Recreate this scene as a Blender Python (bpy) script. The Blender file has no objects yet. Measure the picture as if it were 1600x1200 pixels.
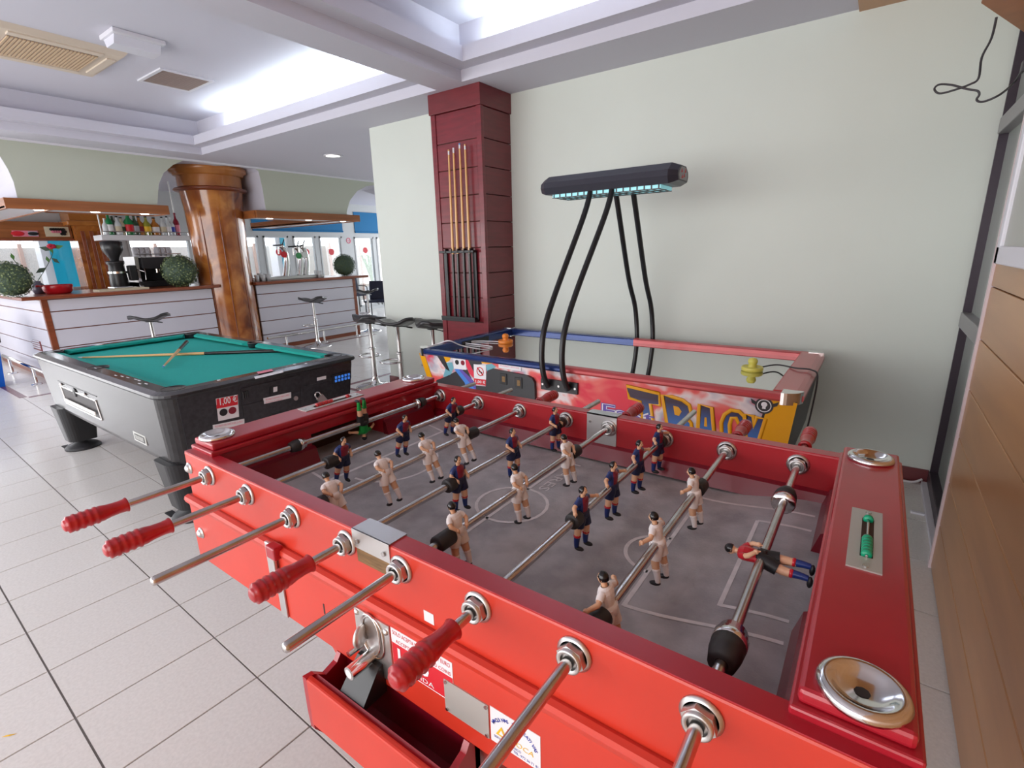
import bpy, bmesh, math, random
from mathutils import Vector, Matrix
random.seed(7)
PI = math.pi
S = bpy.context.scene
COL = S.collection

# ---------------------------------------------------------------- camera (calibrated from the photograph's vanishing points)
FPX, PITCH, YAW, ROLL, CAMZ = 785.466, 0.258575, -0.624697, -0.0252, 1.42
_cy, _sy, _cp, _sp = math.cos(YAW), math.sin(YAW), math.cos(PITCH), math.sin(PITCH)
CF = Vector((_sy*_cp, _cy*_cp, -_sp))
_R = Vector((_cy, -_sy, 0)); _U = _R.cross(CF)
CR = _R*math.cos(ROLL) + _U*math.sin(ROLL)
CU = -_R*math.sin(ROLL) + _U*math.cos(ROLL)
CAM = Vector((0, 0, CAMZ))
cd = bpy.data.cameras.new('camera'); cam = bpy.data.objects.new('camera', cd); COL.objects.link(cam)
cd.sensor_fit = 'HORIZONTAL'; cd.sensor_width = 36; cd.lens = FPX/1600*36; cd.clip_start = 0.02
cam.matrix_world = Matrix(((CR.x, CU.x, -CF.x, 0), (CR.y, CU.y, -CF.y, 0), (CR.z, CU.z, -CF.z, CAMZ), (0, 0, 0, 1)))
S.camera = cam

# ---------------------------------------------------------------- world, assumed daylight, fill, exposure
w = bpy.data.worlds.new('world'); S.world = w; w.use_nodes = True
bg = w.node_tree.nodes['Background']; bg.inputs[0].default_value = (0.86, 0.93, 1.0, 1); bg.inputs[1].default_value = 4.5
S.view_settings.view_transform = 'Standard'; S.view_settings.look = 'None'; S.view_settings.gamma = 1
S.view_settings.use_curve_mapping = False; S.view_settings.exposure = 0.12

def area_light(name, loc, direction, sx, sy, power, color=(1, 1, 1)):
    l = bpy.data.lights.new(name, 'AREA'); l.shape = 'RECTANGLE'; l.size = sx; l.size_y = sy; l.energy = power; l.color = color
    o = bpy.data.objects.new(name, l); COL.objects.link(o); o.location = loc
    o.rotation_euler = Vector(direction).to_track_quat('-Z', 'Y').to_euler()
    return o
# assumed daylight from behind the camera: area light added before the solid front wall
area_light('window_daylight', (-4.2, -3.35, 1.5), (0, 1, -0.05), 9.0, 2.4, 285, (0.98, 0.98, 1.0))
# added fill lamps without a known source, from the left and the dining end
area_light('side_daylight', (-10.8, -1.5, 1.45), (1, 0.12, 0.0), 3.6, 2.3, 130, (0.98, 0.98, 1.0))
area_light('dining_daylight', (-8.0, 11.9, 1.5), (0.0, -1, -0.03), 6.0, 2.2, 210, (0.90, 0.95, 1.0))

# ---------------------------------------------------------------- pixel helpers: a ray of the photograph cut with a known plane
def _ray(x, y): return CR*(x-800) + CU*(600-y) + CF*FPX
def PZ(x, y, z): d = _ray(x, y); return CAM + d*((z-CAMZ)/d.z)
def PY(x, y, Y): d = _ray(x, y); return CAM + d*(Y/d.y)
def PX(x, y, X): d = _ray(x, y); return CAM + d*(X/d.x)
def project(p):
    v = Vector(p)-CAM; c = v.dot(CF)
    return 800+FPX*v.dot(CR)/c, 600-FPX*v.dot(CU)/c, c

# ---------------------------------------------------------------- materials
M = {}
def mat(name, col, rough=0.5, metal=0.0, coat=0.0, noise=0.0, nscale=8.0, bump=0.0, bscale=40.0, emit=None, estr=0.0, col2=None, stretch=None, trans=0.0, spec=0.5, detail=4.0):
    m = bpy.data.materials.new(name); m.use_nodes = True
    nt = m.node_tree; b = nt.nodes['Principled BSDF']
    b.inputs['Base Color'].default_value = (*col, 1); b.inputs['Roughness'].default_value = rough
    b.inputs['Metallic'].default_value = metal; b.inputs['Coat Weight'].default_value = coat
    b.inputs['Coat Roughness'].default_value = 0.08; b.inputs['Transmission Weight'].default_value = trans
    b.inputs['Specular IOR Level'].default_value = spec
    if emit: b.inputs['Emission Color'].default_value = (*emit, 1); b.inputs['Emission Strength'].default_value = estr
    if noise > 0 or bump > 0:
        tc = nt.nodes.new('ShaderNodeTexCoord'); mp = nt.nodes.new('ShaderNodeMapping'); nt.links.new(tc.outputs['Object'], mp.inputs[0])
        if stretch: mp.inputs['Scale'].default_value = stretch
    if noise > 0:
        n = nt.nodes.new('ShaderNodeTexNoise'); n.inputs['Scale'].default_value = nscale; n.inputs['Detail'].default_value = detail
        nt.links.new(mp.outputs[0], n.inputs['Vector'])
        r = nt.nodes.new('ShaderNodeValToRGB'); c2 = col2 or tuple(c*(1-noise) for c in col)
        r.color_ramp.elements[0].position = 0.35; r.color_ramp.elements[0].color = (*c2, 1)
        r.color_ramp.elements[1].position = 0.65; r.color_ramp.elements[1].color = (*col, 1)
        nt.links.new(n.outputs['Fac'], r.inputs[0]); nt.links.new(r.outputs[0], b.inputs['Base Color'])
    if bump > 0:
        n2 = nt.nodes.new('ShaderNodeTexNoise'); n2.inputs['Scale'].default_value = bscale
        nt.links.new(mp.outputs[0], n2.inputs['Vector'])
        bp = nt.nodes.new('ShaderNodeBump'); bp.inputs['Strength'].default_value = bump; bp.inputs['Distance'].default_value = 0.01
        nt.links.new(n2.outputs['Fac'], bp.inputs['Height']); nt.links.new(bp.outputs[0], b.inputs['Normal'])
    M[name] = m; return m

def ramp_noise(name, stops, scale, rough=0.4, detail=5, stretch=None, distort=0.0, coat=0.0):
    m = mat(name, (0.5, 0.5, 0.5), rough, coat=coat); nt = m.node_tree; b = nt.nodes['Principled BSDF']
    tc = nt.nodes.new('ShaderNodeTexCoord'); mp = nt.nodes.new('ShaderNodeMapping'); nt.links.new(tc.outputs['Object'], mp.inputs[0])
    if stretch: mp.inputs['Scale'].default_value = stretch
    n = nt.nodes.new('ShaderNodeTexNoise'); n.inputs['Scale'].default_value = scale; n.inputs['Detail'].default_value = detail
    n.inputs['Distortion'].default_value = distort
    r = nt.nodes.new('ShaderNodeValToRGB'); el = r.color_ramp.elements
    while len(el) < len(stops): el.new(0.5)
    for e, (p, c) in zip(el, stops): e.position = p; e.color = (*c, 1)
    nt.links.new(mp.outputs[0], n.inputs['Vector']); nt.links.new(n.outputs['Fac'], r.inputs[0]); nt.links.new(r.outputs[0], b.inputs['Base Color'])
    return m

def gradient_z(name, z0, c0, z1, c1, rough=0.4):
    m = mat(name, c0, rough); nt = m.node_tree; b = nt.nodes['Principled BSDF']
    tc = nt.nodes.new('ShaderNodeTexCoord'); sp = nt.nodes.new('ShaderNodeSeparateXYZ'); nt.links.new(tc.outputs['Object'], sp.inputs[0])
    mr = nt.nodes.new('ShaderNodeMapRange'); mr.inputs[1].default_value = z0; mr.inputs[2].default_value = z1
    nt.links.new(sp.outputs[2], mr.inputs[0])
    mx = nt.nodes.new('ShaderNodeMix'); mx.data_type = 'RGBA'; mx.inputs[6].default_value = (*c0, 1); mx.inputs[7].default_value = (*c1, 1)
    nt.links.new(mr.outputs[0], mx.inputs[0]); nt.links.new(mx.outputs[2], b.inputs['Base Color'])
    return m

mat('wall_paint', (0.68, 0.72, 0.66), 0.55, noise=0.03, nscale=1.5)
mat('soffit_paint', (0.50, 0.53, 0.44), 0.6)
mat('ceiling_paint', (0.62, 0.61, 0.69), 0.7)
mat('tile', (0.76, 0.735, 0.705), 0.22, noise=0.10, nscale=90, col2=(0.70, 0.675, 0.645), coat=0.0, spec=0.45)
mat('grout', (0.20, 0.18, 0.17), 0.8)
mat('border_tile', (0.20, 0.075, 0.085), 0.25)
mat('white_trim', (0.72, 0.71, 0.76), 0.5)
mat('skirting', (0.17, 0.035, 0.04), 0.35)
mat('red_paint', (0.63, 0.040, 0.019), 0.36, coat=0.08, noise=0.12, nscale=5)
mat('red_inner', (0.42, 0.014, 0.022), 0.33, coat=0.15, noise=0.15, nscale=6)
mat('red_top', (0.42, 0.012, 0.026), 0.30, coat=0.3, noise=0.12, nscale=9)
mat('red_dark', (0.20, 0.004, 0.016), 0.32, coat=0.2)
mat('red_plastic', (0.50, 0.008, 0.015), 0.3, coat=0.3, noise=0.25, nscale=40)
mat('chrome', (0.72, 0.71, 0.70), 0.13, 1.0)
mat('steel', (0.62, 0.60, 0.59), 0.24, 1.0, noise=0.2, nscale=25)
mat('brushed', (0.62, 0.61, 0.60), 0.38, 1.0)
mat('plate_grey', (0.52, 0.52, 0.49), 0.4, 0.5)
mat('rubber', (0.022, 0.02, 0.021), 0.55)
mat('black', (0.012, 0.012, 0.014), 0.35)
mat('black_soft', (0.02, 0.02, 0.023), 0.6)
mat('field', (0.47, 0.465, 0.475), 0.6, noise=0.3, nscale=14, col2=(0.31, 0.305, 0.315), bump=0.1, bscale=200, detail=8)
mat('field_line', (0.80, 0.78, 0.78), 0.6, noise=0.2, nscale=30)
mat('goal_dark', (0.05, 0.022, 0.012), 0.8)
mat('green_plastic', (0.0, 0.30, 0.15), 0.35)
mat('old_wood', (0.26, 0.15, 0.06), 0.7, noise=0.4, nscale=30, stretch=(1, 1, 8))
mat('skin', (0.72, 0.42, 0.26), 0.4)
mat('hair', (0.008, 0.007, 0.008), 0.22)
mat('jersey_blue', (0.012, 0.03, 0.14), 0.35)
mat('jersey_maroon', (0.22, 0.008, 0.025), 0.35)
mat('shorts_navy', (0.008, 0.012, 0.055), 0.4)
mat('kit_white', (0.86, 0.81, 0.80), 0.35)
mat('kit_green', (0.0, 0.26, 0.04), 0.35)
mat('kit_red', (0.50, 0.008, 0.02), 0.3)
mat('sock_blue', (0.01, 0.03, 0.17), 0.35)
mat('sticker_white', (0.78, 0.77, 0.80), 0.45)
mat('sticker_red', (0.62, 0.012, 0.025), 0.45)
mat('ink_black', (0.01, 0.01, 0.012), 0.5)
mat('ink_blue', (0.02, 0.04, 0.35), 0.5)
mat('ink_green', (0.05, 0.30, 0.10), 0.5)
mat('ink_yellow', (0.80, 0.48, 0.02), 0.5)
mat('ink_pink', (0.75, 0.22, 0.30), 0.5)
mat('ink_grey', (0.35, 0.36, 0.40), 0.5)
mat('pool_side', (0.028, 0.027, 0.029), 0.16, coat=0.0, noise=0.25, nscale=25, spec=0.35)
mat('pool_end', (0.014, 0.013, 0.016), 0.28, noise=0.6, nscale=45, col2=(0.03, 0.028, 0.034))
mat('pool_rail', (0.05, 0.05, 0.055), 0.18, coat=0.4)
mat('cloth', (0.0, 0.38, 0.33), 0.85, noise=0.05, nscale=60)
mat('cloth_edge', (0.0, 0.32, 0.27), 0.85)
mat('cue_wood', (0.74, 0.42, 0.16), 0.3, coat=0.3)
mat('cue_tip', (0.10, 0.28, 0.60), 0.8)
mat('cue_black', (0.012, 0.01, 0.01), 0.25)
mat('window_dark', (0.05, 0.045, 0.045), 0.45, spec=0.2)
mat('ball_white', (0.72, 0.66, 0.60), 0.2)
mat('keypad_blue', (0.05, 0.22, 0.75), 0.3, emit=(0.05, 0.25, 0.9), estr=0.35)
mat('rail_blue', (0.015, 0.04, 0.17), 0.22, metal=0.35, coat=0.3)
mat('rail_red', (0.52, 0.07, 0.075), 0.3, metal=0.2, coat=0.3)
mat('ah_surface', (0.66, 0.67, 0.66), 0.03, metal=1.0)
mat('ah_yellow', (0.78, 0.36, 0.0), 0.35)
mat('ah_black', (0.025, 0.026, 0.03), 0.45)
mat('art_black', (0.03, 0.028, 0.032), 0.4)
mat('art_teal', (0.16, 0.40, 0.48), 0.4)
mat('art_blue', (0.06, 0.22, 0.65), 0.4)
mat('art_purple', (0.13, 0.08, 0.40), 0.4)
mat('art_red', (0.68, 0.03, 0.07), 0.4)
mat('orange_plastic', (0.85, 0.25, 0.03), 0.35)
mat('yellow_plastic', (0.72, 0.66, 0.12), 0.35)
mat('cord_white', (0.72, 0.68, 0.70), 0.5)
mat('cord_dark', (0.05, 0.045, 0.05), 0.5)
mat('hood', (0.028, 0.028, 0.042), 0.38)
mat('lamp_blue', (0.35, 0.75, 0.8), 0.4, emit=(0.35, 0.85, 0.95), estr=0.30)
mat('mahogany', (0.20, 0.012, 0.022), 0.32, coat=0.25, noise=0.25, nscale=6, stretch=(1, 1, 6))
mat('mahogany_side', (0.17, 0.014, 0.02), 0.36, coat=0.2, noise=0.2, nscale=6, stretch=(1, 1, 6))
ramp_noise('column_wood', [(0.30, (0.13, 0.026, 0.006)), (0.48, (0.33, 0.095, 0.02)), (0.70, (0.56, 0.22, 0.05))], 2.6, 0.16, 6, (1.3, 1.3, 1.0), 1.0, coat=0.5)
ramp_noise('capital_wood', [(0.3, (0.34, 0.11, 0.02)), (0.7, (0.52, 0.20, 0.045))], 3.0, 0.22, 4, (1, 1, 1), 0.3, coat=0.4)
mat('bar_wood', (0.27, 0.065, 0.025), 0.28, coat=0.3, noise=0.3, nscale=8, stretch=(1, 0.3, 3))
mat('canopy_wood', (0.36, 0.12, 0.035), 0.35, noise=0.3, nscale=6, stretch=(1, 0.2, 4))
mat('bar_panel', (0.64, 0.63, 0.70), 0.4)
mat('canopy_under', (0.75, 0.76, 0.80), 0.3)
ramp_noise('clad_wood', [(0.2, (0.36, 0.165, 0.065)), (0.5, (0.47, 0.23, 0.09)), (0.8, (0.56, 0.29, 0.12))], 2.5, 0.28, 6, (1, 0.35, 2.5), 0.8)
mat('clad_gap', (0.06, 0.02, 0.01), 0.8)
mat('pink_trim', (0.70, 0.58, 0.60), 0.5)
mat('alu_dark', (0.045, 0.032, 0.045), 0.35, metal=0.3)
mat('alu_grey', (0.30, 0.29, 0.30), 0.4, metal=0.3)
mat('grey_glass', (0.50, 0.54, 0.50), 0.08, spec=0.6)
mat('shelf_wood', (0.55, 0.20, 0.05), 0.4, noise=0.2, nscale=6)
mat('cream_plastic', (0.66, 0.56, 0.46), 0.5)
mat('cream_grille', (0.60, 0.44, 0.29), 0.6)
mat('vent_brown', (0.36, 0.28, 0.25), 0.7)
mat('diffuser', (0.72, 0.72, 0.80), 0.3)
mat('lamp_glow', (1, 1, 1), 0.4, emit=(1.0, 0.97, 0.9), estr=7.0)
mat('tube_glow', (1, 1, 1), 0.4, emit=(0.85, 0.97, 1.0), estr=5.0)
mat('bin_blue', (0.0, 0.10, 0.52), 0.35)
mat('bag_black', (0.02, 0.017, 0.018), 0.3, bump=0.5, bscale=20)
mat('leaf', (0.10, 0.15, 0.06), 0.6, noise=0.5, nscale=60)
mat('leaf_light', (0.22, 0.28, 0.12), 0.6)
mat('leaf_dark', (0.06, 0.10, 0.065), 0.6)
mat('petal', (0.45, 0.01, 0.04), 0.5)
mat('vase_grey', (0.10, 0.09, 0.13), 0.2)
mat('red_gloss', (0.45, 0.008, 0.015), 0.2)
mat('cup_grey', (0.50, 0.50, 0.54), 0.3)
mat('glass_green', (0.01, 0.20, 0.06), 0.1)
mat('glass_amber', (0.45, 0.16, 0.02), 0.1)
mat('glass_olive', (0.28, 0.28, 0.04), 0.1)
mat('glass_dark', (0.03, 0.06, 0.03), 0.1)
mat('glass_clear', (0.62, 0.66, 0.68), 0.08)
mat('glass_red', (0.25, 0.01, 0.03), 0.1)
mat('label_cream', (0.62, 0.55, 0.40), 0.6)
mat('blue_fabric', (0.0, 0.15, 0.36), 0.7)
mat('blue_wall', (0.0, 0.42, 0.62), 0.7)
mat('reed', (0.80, 0.72, 0.66), 0.8, noise=0.3, nscale=40, stretch=(1, 6, 1))
mat('brick_pink', (0.55, 0.36, 0.30), 0.8)
mat('window_white', (0.52, 0.53, 0.54), 0.4)
mat('sky_paving', (0.6, 0.6, 0.6), 0.8)
mat('seat_black', (0.035, 0.034, 0.036), 0.35, coat=0.15)
mat('chair_navy', (0.015, 0.02, 0.05), 0.5)
mat('chair_wood', (0.20, 0.03, 0.03), 0.5)
mat('plant_leaf', (0.10, 0.25, 0.06), 0.6)

def glass_material():
    m = bpy.data.materials.new('pane_glass'); m.use_nodes = True; nt = m.node_tree
    for n in list(nt.nodes): nt.nodes.remove(n)
    out = nt.nodes.new('ShaderNodeOutputMaterial'); mx = nt.nodes.new('ShaderNodeMixShader')
    t = nt.nodes.new('ShaderNodeBsdfTransparent'); g = nt.nodes.new('ShaderNodeBsdfGlossy'); g.inputs['Roughness'].default_value = 0.02
    fr = nt.nodes.new('ShaderNodeFresnel'); fr.inputs[0].default_value = 1.45
    nt.links.new(fr.outputs[0], mx.inputs[0]); nt.links.new(t.outputs[0], mx.inputs[1]); nt.links.new(g.outputs[0], mx.inputs[2])
    nt.links.new(mx.outputs[0], out.inputs[0]); M['pane_glass'] = m
glass_material()

# ---------------------------------------------------------------- mesh builder
class MB:
    def __init__(s): s.v = []; s.f = []; s.m = []; s.sm = []; s.mats = []; s.cur = 0
    def use(s, name):
        if name not in s.mats: s.mats.append(name)
        s.cur = s.mats.index(name); return s
    def add(s, vs, fs, smooth=False):
        o = len(s.v); s.v += [Vector(p) for p in vs]
        for f in fs: s.f.append([i+o for i in f]); s.m.append(s.cur); s.sm.append(smooth)
        return s
    def box(s, a, b, bev=0.0):
        x0, y0, z0 = (min(a[i], b[i]) for i in range(3)); x1, y1, z1 = (max(a[i], b[i]) for i in range(3))
        if bev <= 0:
            return s.add([(x0,y0,z0),(x1,y0,z0),(x1,y1,z0),(x0,y1,z0),(x0,y0,z1),(x1,y0,z1),(x1,y1,z1),(x0,y1,z1)],
                         [(3,2,1,0),(4,5,6,7),(0,1,5,4),(1,2,6,5),(2,3,7,6),(3,0,4,7)])
        bm = bmesh.new(); bmesh.ops.create_cube(bm, size=1)
        for v in bm.verts: v.co = Vector(((x0+x1)/2+v.co.x*(x1-x0), (y0+y1)/2+v.co.y*(y1-y0), (z0+z1)/2+v.co.z*(z1-z0)))
        bmesh.ops.bevel(bm, geom=bm.edges[:], offset=bev, segments=2, affect='EDGES', profile=0.5)
        s.bm(bm, False); return s
    def bm(s, bm, smooth=False):
        bm.verts.index_update(); s.add([v.co.copy() for v in bm.verts], [[v.index for v in f.verts] for f in bm.faces], smooth); bm.free(); return s
    def quad(s, a, b, c, d): return s.add([a, b, c, d], [(0, 1, 2, 3)])
    def hexa(s, bot, top):                        # eight corners: two quads
        return s.add(list(bot)+list(top), [(3,2,1,0),(4,5,6,7),(0,1,5,4),(1,2,6,5),(2,3,7,6),(3,0,4,7)])
    def prism(s, pts, d):                         # polygon (list of points) extruded by vector d, capped
        n = len(pts); d = Vector(d); P = [Vector(p) for p in pts]
        return s.add(P+[p+d for p in P], [list(range(n))[::-1], list(range(n, 2*n))]+[(i, (i+1) % n, (i+1) % n+n, i+n) for i in range(n)])
    def cyl(s, a, b, r0, r1=None, n=16, cap=True, smooth=True):
        r1 = r0 if r1 is None else r1; a = Vector(a); b = Vector(b); d = (b-a).normalized()
        u = d.orthogonal().normalized(); w_ = d.cross(u); vs = []
        for c, r in ((a, r0), (b, r1)):
            for i in range(n): t = 2*PI*i/n; vs.append(c+(u*math.cos(t)+w_*math.sin(t))*r)
        s.add(vs, [(i, (i+1) % n, (i+1) % n+n, i+n) for i in range(n)], smooth)
        if cap: s.add(vs, [list(range(n))[::-1], list(range(n, 2*n))])
        return s
    def lathe(s, prof, origin=(0,0,0), axis=(0,0,1), n=24, smooth=True, ang=2*PI):   # prof: (radius, height)
        o = Vector(origin); d = Vector(axis).normalized(); u = d.orthogonal().normalized(); w_ = d.cross(u); vs = []; fs = []
        full = abs(ang-2*PI) < 1e-6; k = n if full else n+1
        for r, h in prof:
            for i in range(k): t = ang*i/n; vs.append(o+d*h+(u*math.cos(t)+w_*math.sin(t))*max(r, 1e-5))
        for j in range(len(prof)-1):
            for i in range(n): i2 = (i+1) % k; fs.append((j*k+i, j*k+i2, (j+1)*k+i2, (j+1)*k+i))
        return s.add(vs, fs, smooth)
    def tube(s, pts, r, n=10, cap=True, closed=False, radii=None):
        P = [Vector(p) for p in pts]; m = len(P); vs = []; prev = None
        for i, p in enumerate(P):
            if closed: t = (P[(i+1) % m]-P[i-1]).normalized()
            else: t = (P[min(i+1, m-1)]-P[max(i-1, 0)]).normalized()
            u = (t.orthogonal() if prev is None else prev-t*prev.dot(t)).normalized(); prev = u; w_ = t.cross(u)
            rr = radii[i] if radii else r
            for k in range(n): a = 2*PI*k/n; vs.append(p+(u*math.cos(a)+w_*math.sin(a))*rr)
        fs = [(i*n+k, i*n+(k+1) % n, ((i+1) % m)*n+(k+1) % n, ((i+1) % m)*n+k) for i in range(m if closed else m-1) for k in range(n)]
        s.add(vs, fs, True)
        if cap and not closed: s.add(vs, [list(range(n))[::-1], list(range((m-1)*n, m*n))])
        return s
    def ball(s, c, r, sx=1, sy=1, sz=1, n=16, k=10):
        c = Vector(c); vs = []; fs = []
        for j in range(k+1):
            a = PI*j/k
            for i in range(n): t = 2*PI*i/n; vs.append(c+Vector((r*sx*math.sin(a)*math.cos(t), r*sy*math.sin(a)*math.sin(t), r*sz*math.cos(a))))
        for j in range(k):
            for i in range(n): fs.append((j*n+i, (j+1)*n+i, (j+1)*n+(i+1) % n, j*n+(i+1) % n))
        return s.add(vs, fs, True)
    def mesh(s, name, off=Vector((0,0,0))):
        me = bpy.data.meshes.new(name); me.from_pydata([tuple(p-off) for p in s.v], [], s.f)
        for n_ in (s.mats or ['black']): me.materials.append(M[n_])
        me.polygons.foreach_set('material_index', s.m if s.mats else [0]*len(s.f)); me.polygons.foreach_set('use_smooth', s.sm)
        me.validate(); me.update(); return me
    def build(s, name, parent=None, mt=None, fix=True):
        if mt: s.mats = [mt]; s.m = [0]*len(s.f)
        root = parent
        while root is not None and root.parent is not None: root = root.parent
        off = root.location.copy() if root is not None else Vector((0, 0, 0))
        me = s.mesh(name, off)
        if fix:
            b = bmesh.new(); b.from_mesh(me); bmesh.ops.recalc_face_normals(b, faces=b.faces[:]); b.to_mesh(me); b.free()
        o = bpy.data.objects.new(name, me); COL.objects.link(o)
        if parent is not None: o.parent = parent
        return o

def spline(pts, n=8):                              # Catmull-Rom through the points
    P = [Vector(p) for p in pts]; out = []
    for i in range(len(P)-1):
        a, b, c, d = P[max(i-1, 0)], P[i], P[i+1], P[min(i+2, len(P)-1)]
        for k in range(n):
            t = k/n; out.append(0.5*((2*b)+(c-a)*t+(2*a-5*b+4*c-d)*t*t+(3*b-a-3*c+d)*t**3))
    return out+[P[-1]]

def tag(o, label, cat, group=None):
    o['label'] = label; o['category'] = cat
    if group: o['group'] = group
    return o
def thing(name, label, cat, loc=(0,0,0), rotz=0.0, group=None):
    o = bpy.data.objects.new(name, None); o.empty_display_size = 0.1; COL.objects.link(o)
    o.location = loc; o.rotation_euler = (0, 0, rotz); return tag(o, label, cat, group)
def struct(o): o['kind'] = 'structure'; return o
def part(o, label): o['label'] = label; return o
def copy_tree(o, loc, rotz=None, label=None):
    r = o.copy(); COL.objects.link(r); r.location = loc
    if rotz is not None: r.rotation_euler = (0, 0, rotz)
    if label: r['label'] = label
    for ch in o.children:
        c = ch.copy(); COL.objects.link(c); c.parent = r
        for g in ch.children: d = g.copy(); COL.objects.link(d); d.parent = c
    return r

def text_mesh(txt, size, origin, xdir, ydir, thick=0.0, bold=0.0, align='LEFT', spacing=1.0, shear=0.0, width=None):
    cu = bpy.data.curves.new('txt', 'FONT'); cu.body = txt; cu.size = size; cu.align_x = align; cu.offset = bold; cu.space_character = spacing; cu.shear = shear
    cu.resolution_u = 2
    o = bpy.data.objects.new('txt', cu); COL.objects.link(o)
    dg = bpy.context.evaluated_depsgraph_get(); me = bpy.data.meshes.new_from_object(o.evaluated_get(dg))
    vs = [v.co.copy() for v in me.vertices]; fs = [list(p.vertices) for p in me.polygons]
    bpy.data.objects.remove(o); bpy.data.curves.remove(cu); bpy.data.meshes.remove(me)
    X = Vector(xdir).normalized(); Yv = Vector(ydir).normalized(); O = Vector(origin); sx = 1.0
    if width and vs:
        x0 = min(v.x for v in vs); x1 = max(v.x for v in vs); sx = width/max(1e-6, x1-x0)
    return [O+X*v.x*sx+Yv*v.y for v in vs], fs
def add_text(mb, m, txt, size, origin, xdir, ydir, **k):
    vs, fs = text_mesh(txt, size, origin, xdir, ydir, **k); mb.use(m).add(vs, fs); return mb
# ================================================================ THE SETTING
ZC = 2.65                                            # lower ceiling
YW = 3.71                                            # back wall
XR = 0.36                                            # clad right wall
# ---- floor: grout bed, tiles, dark border tiles
fl = MB(); fl.box((-13.2, -3.6, -0.12), (0.6, 12.2, -0.004)); floor = struct(fl.build('floor', None, 'grout'))
TX, TY, TA = 0.325, 0.4255, -0.02
T0 = Vector((-1.589, 0.635, 0)); ux = Vector((math.cos(TA), math.sin(TA), 0)); uy = Vector((-math.sin(TA), math.cos(TA), 0))
g = 0.0022
tm = MB(); tm.hexa([(g, g, -0.008), (TX-g, g, -0.008), (TX-g, TY-g, -0.008), (g, TY-g, -0.008)], [(g+.001, g+.001, 0), (TX-g-.001, g+.001, 0), (TX-g-.001, TY-g-.001, 0), (g+.001, TY-g-.001, 0)])
tm.use('tile'); tm.m = [0]*len(tm.f); tile_me = tm.mesh('floor_tile')
cells = []
for i in range(-36, 7):
    for j in range(-10, 28):
        p = T0+ux*(i*TX)+uy*(j*TY); c = p+ux*TX/2+uy*TY/2
        if c.x > 0.33 or c.x < -13 or c.y < -3.4 or c.y > 12 or (c.x > -4.2 and c.y > 3.85): continue
        qs = [project(p+ux*a*TX+uy*b*TY) for a, b in ((0, 0), (1, 0), (1, 1), (0, 1))]
        vis = all(q[2] > 0.2 for q in qs); ar = 0
        if vis:
            ar = abs(sum(qs[k][0]*qs[(k+1) % 4][1]-qs[(k+1) % 4][0]*qs[k][1] for k in range(4)))/2
            if not any(-20 < q[0] < 1620 and -20 < q[1] < 1220 for q in qs): ar = 0
            # wholly behind the foosball or air hockey table: not shown
            if -1.2 < c.x < -0.1 and 0.9 < c.y < 3.4: ar *= 0.01
        cells.append((ar, p))
cells.sort(key=lambda t: -t[0])
for ar, p in cells[:300]:
    o = bpy.data.objects.new('floor_tile', tile_me); COL.objects.link(o); o.location = p; o.rotation_euler = (0, 0, TA); o.parent = floor
rest = MB()
for ar, p in cells[300:]:
    q = [p+ux*a+uy*b for a, b in ((g, g), (TX-g, g), (TX-g, TY-g), (g, TY-g))]
    rest.hexa([v+Vector((0, 0, -0.008)) for v in q], q)
o = rest.build('floor_tiles_far', floor, 'tile'); o['kind'] = 'stuff'
def strip(x0, y0, x1, y1):
    m = MB(); m.box((x0, y0, -0.003), (x1, y1, 0.0012)); m.build('border_tile', floor, 'border_tile')
for k in range(8): strip(-11.6+k*0.52, 1.15, -11.6+k*0.52+0.515, 1.215)
for k in range(10): strip(-7.44, 1.22+k*0.48, -7.37, 1.22+k*0.48+0.475)
for k in range(6): strip(-4.76, 3.26+k*0.42, -4.70, 3.26+k*0.42+0.415)
for k in range(4): strip(-4.70+k*0.5, 3.26, -4.70+k*0.5+0.495, 3.32)

# ---- walls
m = MB(); m.box((-4.37, YW, 0), (0.47, 3.9, ZC+.1)); m.box((-4.37, 3.9, 0), (-4.2, 12.1, ZC+.1)); struct(m.build('wall_back', None, 'wall_paint'))
m = MB(); m.box((-4.382, YW-0.012, 0), (0.40, YW, 0.085)); m.box((-4.382, YW-0.012, 0), (-4.37, 12, 0.085)); struct(m.build('baseboard_back', None, 'skirting'))
m = MB(); m.box((0.378, -3.6, 0), (0.62, 2.672, ZC+.1)); wr = struct(m.build('wall_right', None, 'clad_gap'))
for k in range(13):
    z0 = 0.012+0.2055*k; z1 = min(z0+0.2015, ZC)
    m = MB(); m.box((XR, -3.55, z0), (0.379, 2.672, z1), 0.0035); m.build('plank', wr, 'clad_wood')
m = MB(); m.box((0.352, 2.672, 0.0), (0.43, 2.697, ZC)); struct(m.build('trim_1', None, 'pink_trim'))
m = MB(); m.box((-13.2, -3.75, 0), (0.62, -3.6, 3.2)); struct(m.build('wall_front', None, 'wall_paint'))
m = MB(); m.box((-13.2, 12.1, 0), (-4.2, 12.25, 3.2)); struct(m.build('wall_far', None, 'wall_paint'))
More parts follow.
